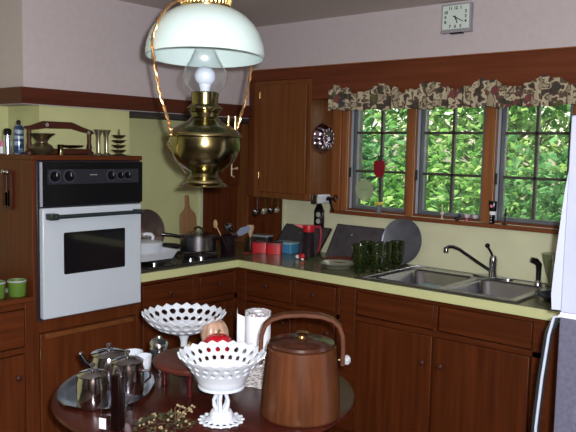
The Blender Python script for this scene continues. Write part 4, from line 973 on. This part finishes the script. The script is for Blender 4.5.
# ================================================================ WINDOW SILL ITEMS
ZS = 1.1935
t = thing('apple_suncatcher', 'dark red apple suncatcher hung on the left window grid', 'suncatcher', (1.160, .022, 1.46))
out = [(0, .042), (.018, .052), (.036, .040), (.042, .012), (.034, -.030), (.016, -.058), (0, -.052), (-.016, -.058), (-.034, -.030), (-.042, .012), (-.036, .040), (-.018, .052)]
MB().prism(out, (0, -.006, 0)).build('apple', REDD, t, bevel=.002)
MB().prism([(-.004, .042), (.004, .042), (.008, .068), (.030, .080), (.004, .078), (-.014, .070)], (0, -.005, 0)).build('leaf', mat('suncatcher_leaf', (.02, .05, .02), .4), t)
t = thing('hanging_glass_disc', 'pale translucent glass disc with beaded edge in the left window', 'suncatcher', (1.065, .010, 1.325))
MB().lathe([(0, 0), (.062, 0), (.062, .004), (0, .004)], 40, (0, 0, 0), (0, -1, 0)).build('disc', glassmat('disc_glass', (.80, .86, .72), cover=.42, covcol=(.55, .60, .42)), t)
mb = MB()
for k in range(22): a = 2*PI*k/22; mb.ball((.066*math.cos(a), -.002, .066*math.sin(a)), .006, 8)
mb.build('beads', glassmat('bead_glass', (.75, .8, .7), cover=.45, covcol=(.5, .52, .4)), t)
MB().box((-.03, -.006, .004), (.03, -.0045, .008)).build('engraved_line', mat('engraving', (.15, .17, .12), .6), t)
t = thing('sill_tumbler', 'clear glass tumbler with yellow top standing on the window sill', 'glass', (1.190, -.017+.0, ZS)); 
MB().lathe([(0, 0), (.014, 0), (.0155, .006), (.016, .050), (.0165, .052)], 20).build('glass_body', glassmat('sill_glass', (.8, .82, .85), cover=.2, covcol=(.5, .52, .55)), t, solid=.001)
MB().lathe([(0, .052), (.028, .054), (.030, .062), (.022, .068), (0, .070)], 20).build('yellow_top', YEL, t)
t = thing('sill_candlestick', 'thin pale figurine with a spire standing on the sill of the middle window', 'figurine', (1.607, -.015, ZS))
MB().lathe([(0, 0), (.010, 0), (.010, .004), (.004, .008), (.004, .022), (.010, .028), (.012, .034), (.004, .042), (.003, .08), (0, .088)], 16).build('figure', mat('pale_figure', (.55, .56, .36), .4), t)
t = thing('dark_bird_figurine', 'small dark lumpy figurine on the sill at the right of the middle window', 'figurine', (1.70, -.015, ZS))
MB().ball((0, 0, .012), .014, 12, (1.3, 1, .85)).build('body', BLACKM, t); MB().ball((.014, 0, .028), .009, 10).build('head', BLACKM, t)
for i, x in enumerate((1.758, 1.806)):
    s = thing('egg_cup', ['tiny pale pink and white egg cup, left of the pair on the sill', 'tiny pale egg cup next to the wooden mullion on the sill'][i], 'egg cup', (x, -.016, ZS), 0, 'egg cups on the sill')
    MB().lathe([(0, 0), (.009, 0), (.004, .006), (.004, .014), (.010, .018), (0, .018)], 16).build('base', CLEAR if i else PINK, s)
    MB().lathe([(0, .018), (.011, .020), (.015, .030), (.015, .038), (0, .040)], 18).build('bowl', mat('pale_pink', (.62, .52, .56), .35), s)
t = thing('bath_salt_bottle', 'black topped bottle with white band standing on the sill between windows', 'bottle', (1.905, -.019, ZS), 0)
MB().lathe([(0, 0), (.013, 0), (.014, .004), (.014, .048), (0, .048)], 24).build('bottle_body', BLACKP, t)
MB().lathe([(0, .048), (.0155, .048), (.0155, .066), (0, .066)], 24).build('white_band', PAPER, t)
MB().lathe([(0, .066), (.0145, .067), (.0175, .118), (.0165, .121), (0, .121)], 24).xf(Matrix.Diagonal((1.35, .95, 1, 1))).build('top', BLACKP, t)
MB().lathe([(0, 0), (.008, 0), (.008, .001), (0, .001)], 20, (0, -.0165, .094), (0, -1, 0)).build('round_mark', PINK, t)
mb = MB()
for z in (.012, .028, .042): mb.ball((0, -.0135, z), .0035, 8)
mb.build('white_dots', PAPER, t)
t = thing('black_candle_holder', 'thin black stemmed candle holder on the sill of the right window', 'candle holder', (1.972, -.014, ZS))
MB().lathe([(0, 0), (.014, 0), (.012, .004), (.004, .010), (.003, .04), (.008, .055), (.003, .066), (.005, .085), (0, .09)], 16).build('holder_body', BLACKM, t)
t.rotation_euler = (0, .06, 0)

# ================================================================ FRIDGE
FX, FYN, FYF = 2.817, -1.53, -.80
t = thing('refrigerator', 'white top-freezer refrigerator at the right edge, seen from its side', 'refrigerator', (FX, FYN, 0))
B((.068, .0, .03), (.76, .73, 1.675)).build('body', FRBODY, t, bevel=.006)
def frd(name, z0, z1, m):
    # slightly curved front
    V = []; F = []; K = 10
    for z in (z0, z1):
        for k in range(K+1): u = k/K; V.append((-.012*math.sin(PI*u), .73*u, z))
        V.append((.064, .73, z)); V.append((.064, 0, z))
    n = K+3; F = [tuple(range(n-1, -1, -1)), tuple(range(n, 2*n))]+[(i, (i+1) % n, n+(i+1) % n, n+i) for i in range(n)]
    return MB().add(V, F).build(name, m, t, bevel=.004)
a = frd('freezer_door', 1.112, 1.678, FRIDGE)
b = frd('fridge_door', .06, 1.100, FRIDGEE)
MB().box((-.003, -.002, 1.099), (.068, .0, 1.106)).box((.0, 0.002, 1.100), (.064, .72, 1.112)).build('door_gasket', FRBODY, t)
mb = MB().tube([(-.002, .012, 1.098), (-.020, .010, 1.094), (-.032, .010, 1.04), (-.046, .010, .90), (-.056, .010, .75), (-.054, .010, .62), (-.036, .010, .50), (-.002, .012, .47)], .0045, 10)
mb.build('handle', FRH, b)
MB().tube([(-.018, .026, 1.09), (-.038, .026, 1.04), (-.053, .026, .90), (-.063, .026, .75), (-.061, .026, .62), (-.040, .026, .50)], .012, 8).build('handle_back', mat('teal_black', (.02, .03, .035), .3), b)
mb = MB().prism([(.002, 1.118), (-.026, 1.116), (-.030, 1.16), (-.026, 1.24), (-.018, 1.34), (-.008, 1.46), (.002, 1.54)], (0, .03, 0), (0, .004, 0))
mb.build('handle', FRH, a)
MB().box((.08, .01, 0), (.74, .7, .03)).build('plinth', BLACKM, t)

# ================================================================ OUTSIDE
struct(B((-22, .14, -.6), (12, 26, -.5)).build('ground', GRASS, smooth=False))
def plant(name, label, cat, loc, h, rad, n, leaf, lm, zlow=0., trunk=.05, seed=0, group=None, shape=1.0):
    rnd = random.Random(seed); t = thing(name, label, cat, loc, rnd.uniform(0, 6), group)
    tr = MB().tube([(0, 0, 0), (rad*.08, .02, h*.35), (-rad*.05, rad*.05, h*.7), (0, 0, h*.92)], [trunk, trunk*.8, trunk*.5, trunk*.15], 8)
    cl = []
    for k in range(26):
        a = rnd.uniform(0, 2*PI); zz = zlow+(h-zlow)*rnd.random(); rr = rad*rnd.uniform(.25, .85)*(1-.45*abs((zz-zlow)/(h-zlow)*2-1)**2)
        e = Vector((rr*math.cos(a), rr*math.sin(a), zz)); s0 = Vector((0, 0, max(.1, zz-rr*.7)));
        tr.tube([s0, s0.lerp(e, .5)+Vector((0, 0, .05)), e], [trunk*.35, trunk*.22, trunk*.08], 5); cl.append(e)
    tr.build('branches', BARK, t)
    mb = MB()
    V = []; F = []
    for i in range(n):
        c = rnd.choice(cl); s_ = rad*.30
        p = c+Vector((rnd.gauss(0, s_), rnd.gauss(0, s_), rnd.gauss(0, s_*.8)))
        if p.z < .05: p.z = rnd.uniform(.05, .4)
        if loc[1]+p.length > 0 and loc[1]-math.hypot(p.x, p.y) < .3: continue
        d = Vector((rnd.gauss(0, 1), rnd.gauss(0, 1), rnd.gauss(-.3, .6))).normalized(); s = d.cross(Vector((rnd.gauss(0, .5), rnd.gauss(0, .5), 1))).normalized(); up = s.cross(d)
        L = leaf*rnd.uniform(.6, 1.25); w_ = L*.36; o = len(V)
        V += [p, p+d*L*.35+s*w_-up*L*.06, p+d*L, p+d*L*.35-s*w_-up*L*.06, p+d*L*.5+up*L*.07]
        F += [(o, o+1, o+4), (o+1, o+2, o+4), (o+2, o+3, o+4), (o+3, o, o+4)]
    ob = mb.add(V, F).build('foliage', lm, t, smooth=False); ob['kind'] = 'stuff'
    return t
G = -.5
plant('leafy_shrub', 'bushy green shrub outside the left window', 'shrub', (-.9, 2.6, G), 2.2, 1.0, 3400, .11, LEAF2, .2, .03, 1, 'shrubs under the windows')
plant('leafy_shrub', 'bright fern-like green shrub outside the middle window', 'shrub', (.35, 2.5, G), 1.95, .9, 3600, .10, LEAF1, .2, .03, 2, 'shrubs under the windows')
plant('leafy_shrub', 'bushy green shrub close outside the right window', 'shrub', (1.7, 2.2, G), 1.95, .85, 3600, .10, LEAF2, .2, .03, 3, 'shrubs under the windows')
plant('leafy_shrub', 'green shrub at the far right outside the windows', 'shrub', (3.1, 2.4, G), 1.9, .9, 2200, .10, LEAF1, .2, .03, 4, 'shrubs under the windows')
plant('broadleaf_tree', 'sunlit yellow-green tree behind the shrubs at left', 'tree', (-2.6, 5.0, G), 5.2, 1.9, 5200, .14, LEAF3, .9, .09, 5, 'trees in the garden')
plant('broadleaf_tree', 'sunlit green tree seen through the middle window', 'tree', (-.5, 5.2, G), 5.4, 1.8, 5200, .14, LEAF1, .9, .09, 6, 'trees in the garden')
plant('broadleaf_tree', 'tree with pale leaves seen through the right window', 'tree', (1.5, 5.4, G), 5.2, 1.8, 4800, .14, LEAF3, .9, .08, 7, 'trees in the garden')
plant('broadleaf_tree', 'green tree at the right behind the shrubs', 'tree', (3.6, 5.6, G), 5.0, 1.8, 3000, .15, LEAF1, .9, .08, 8, 'trees in the garden')
plant('background_tree', 'large dense tree far behind at the left', 'tree', (-6.5, 9.5, G), 6.4, 2.9, 3600, .24, LEAF2, .4, .16, 9, 'far trees')
plant('background_tree', 'large dense tree far behind in the centre', 'tree', (-2.4, 10.5, G), 6.6, 2.9, 3600, .24, LEAF1, .4, .16, 10, 'far trees')
plant('background_tree', 'large dense tree far behind at the right', 'tree', (1.6, 10.5, G), 6.4, 2.9, 3400, .24, LEAF2, .4, .16, 11, 'far trees')
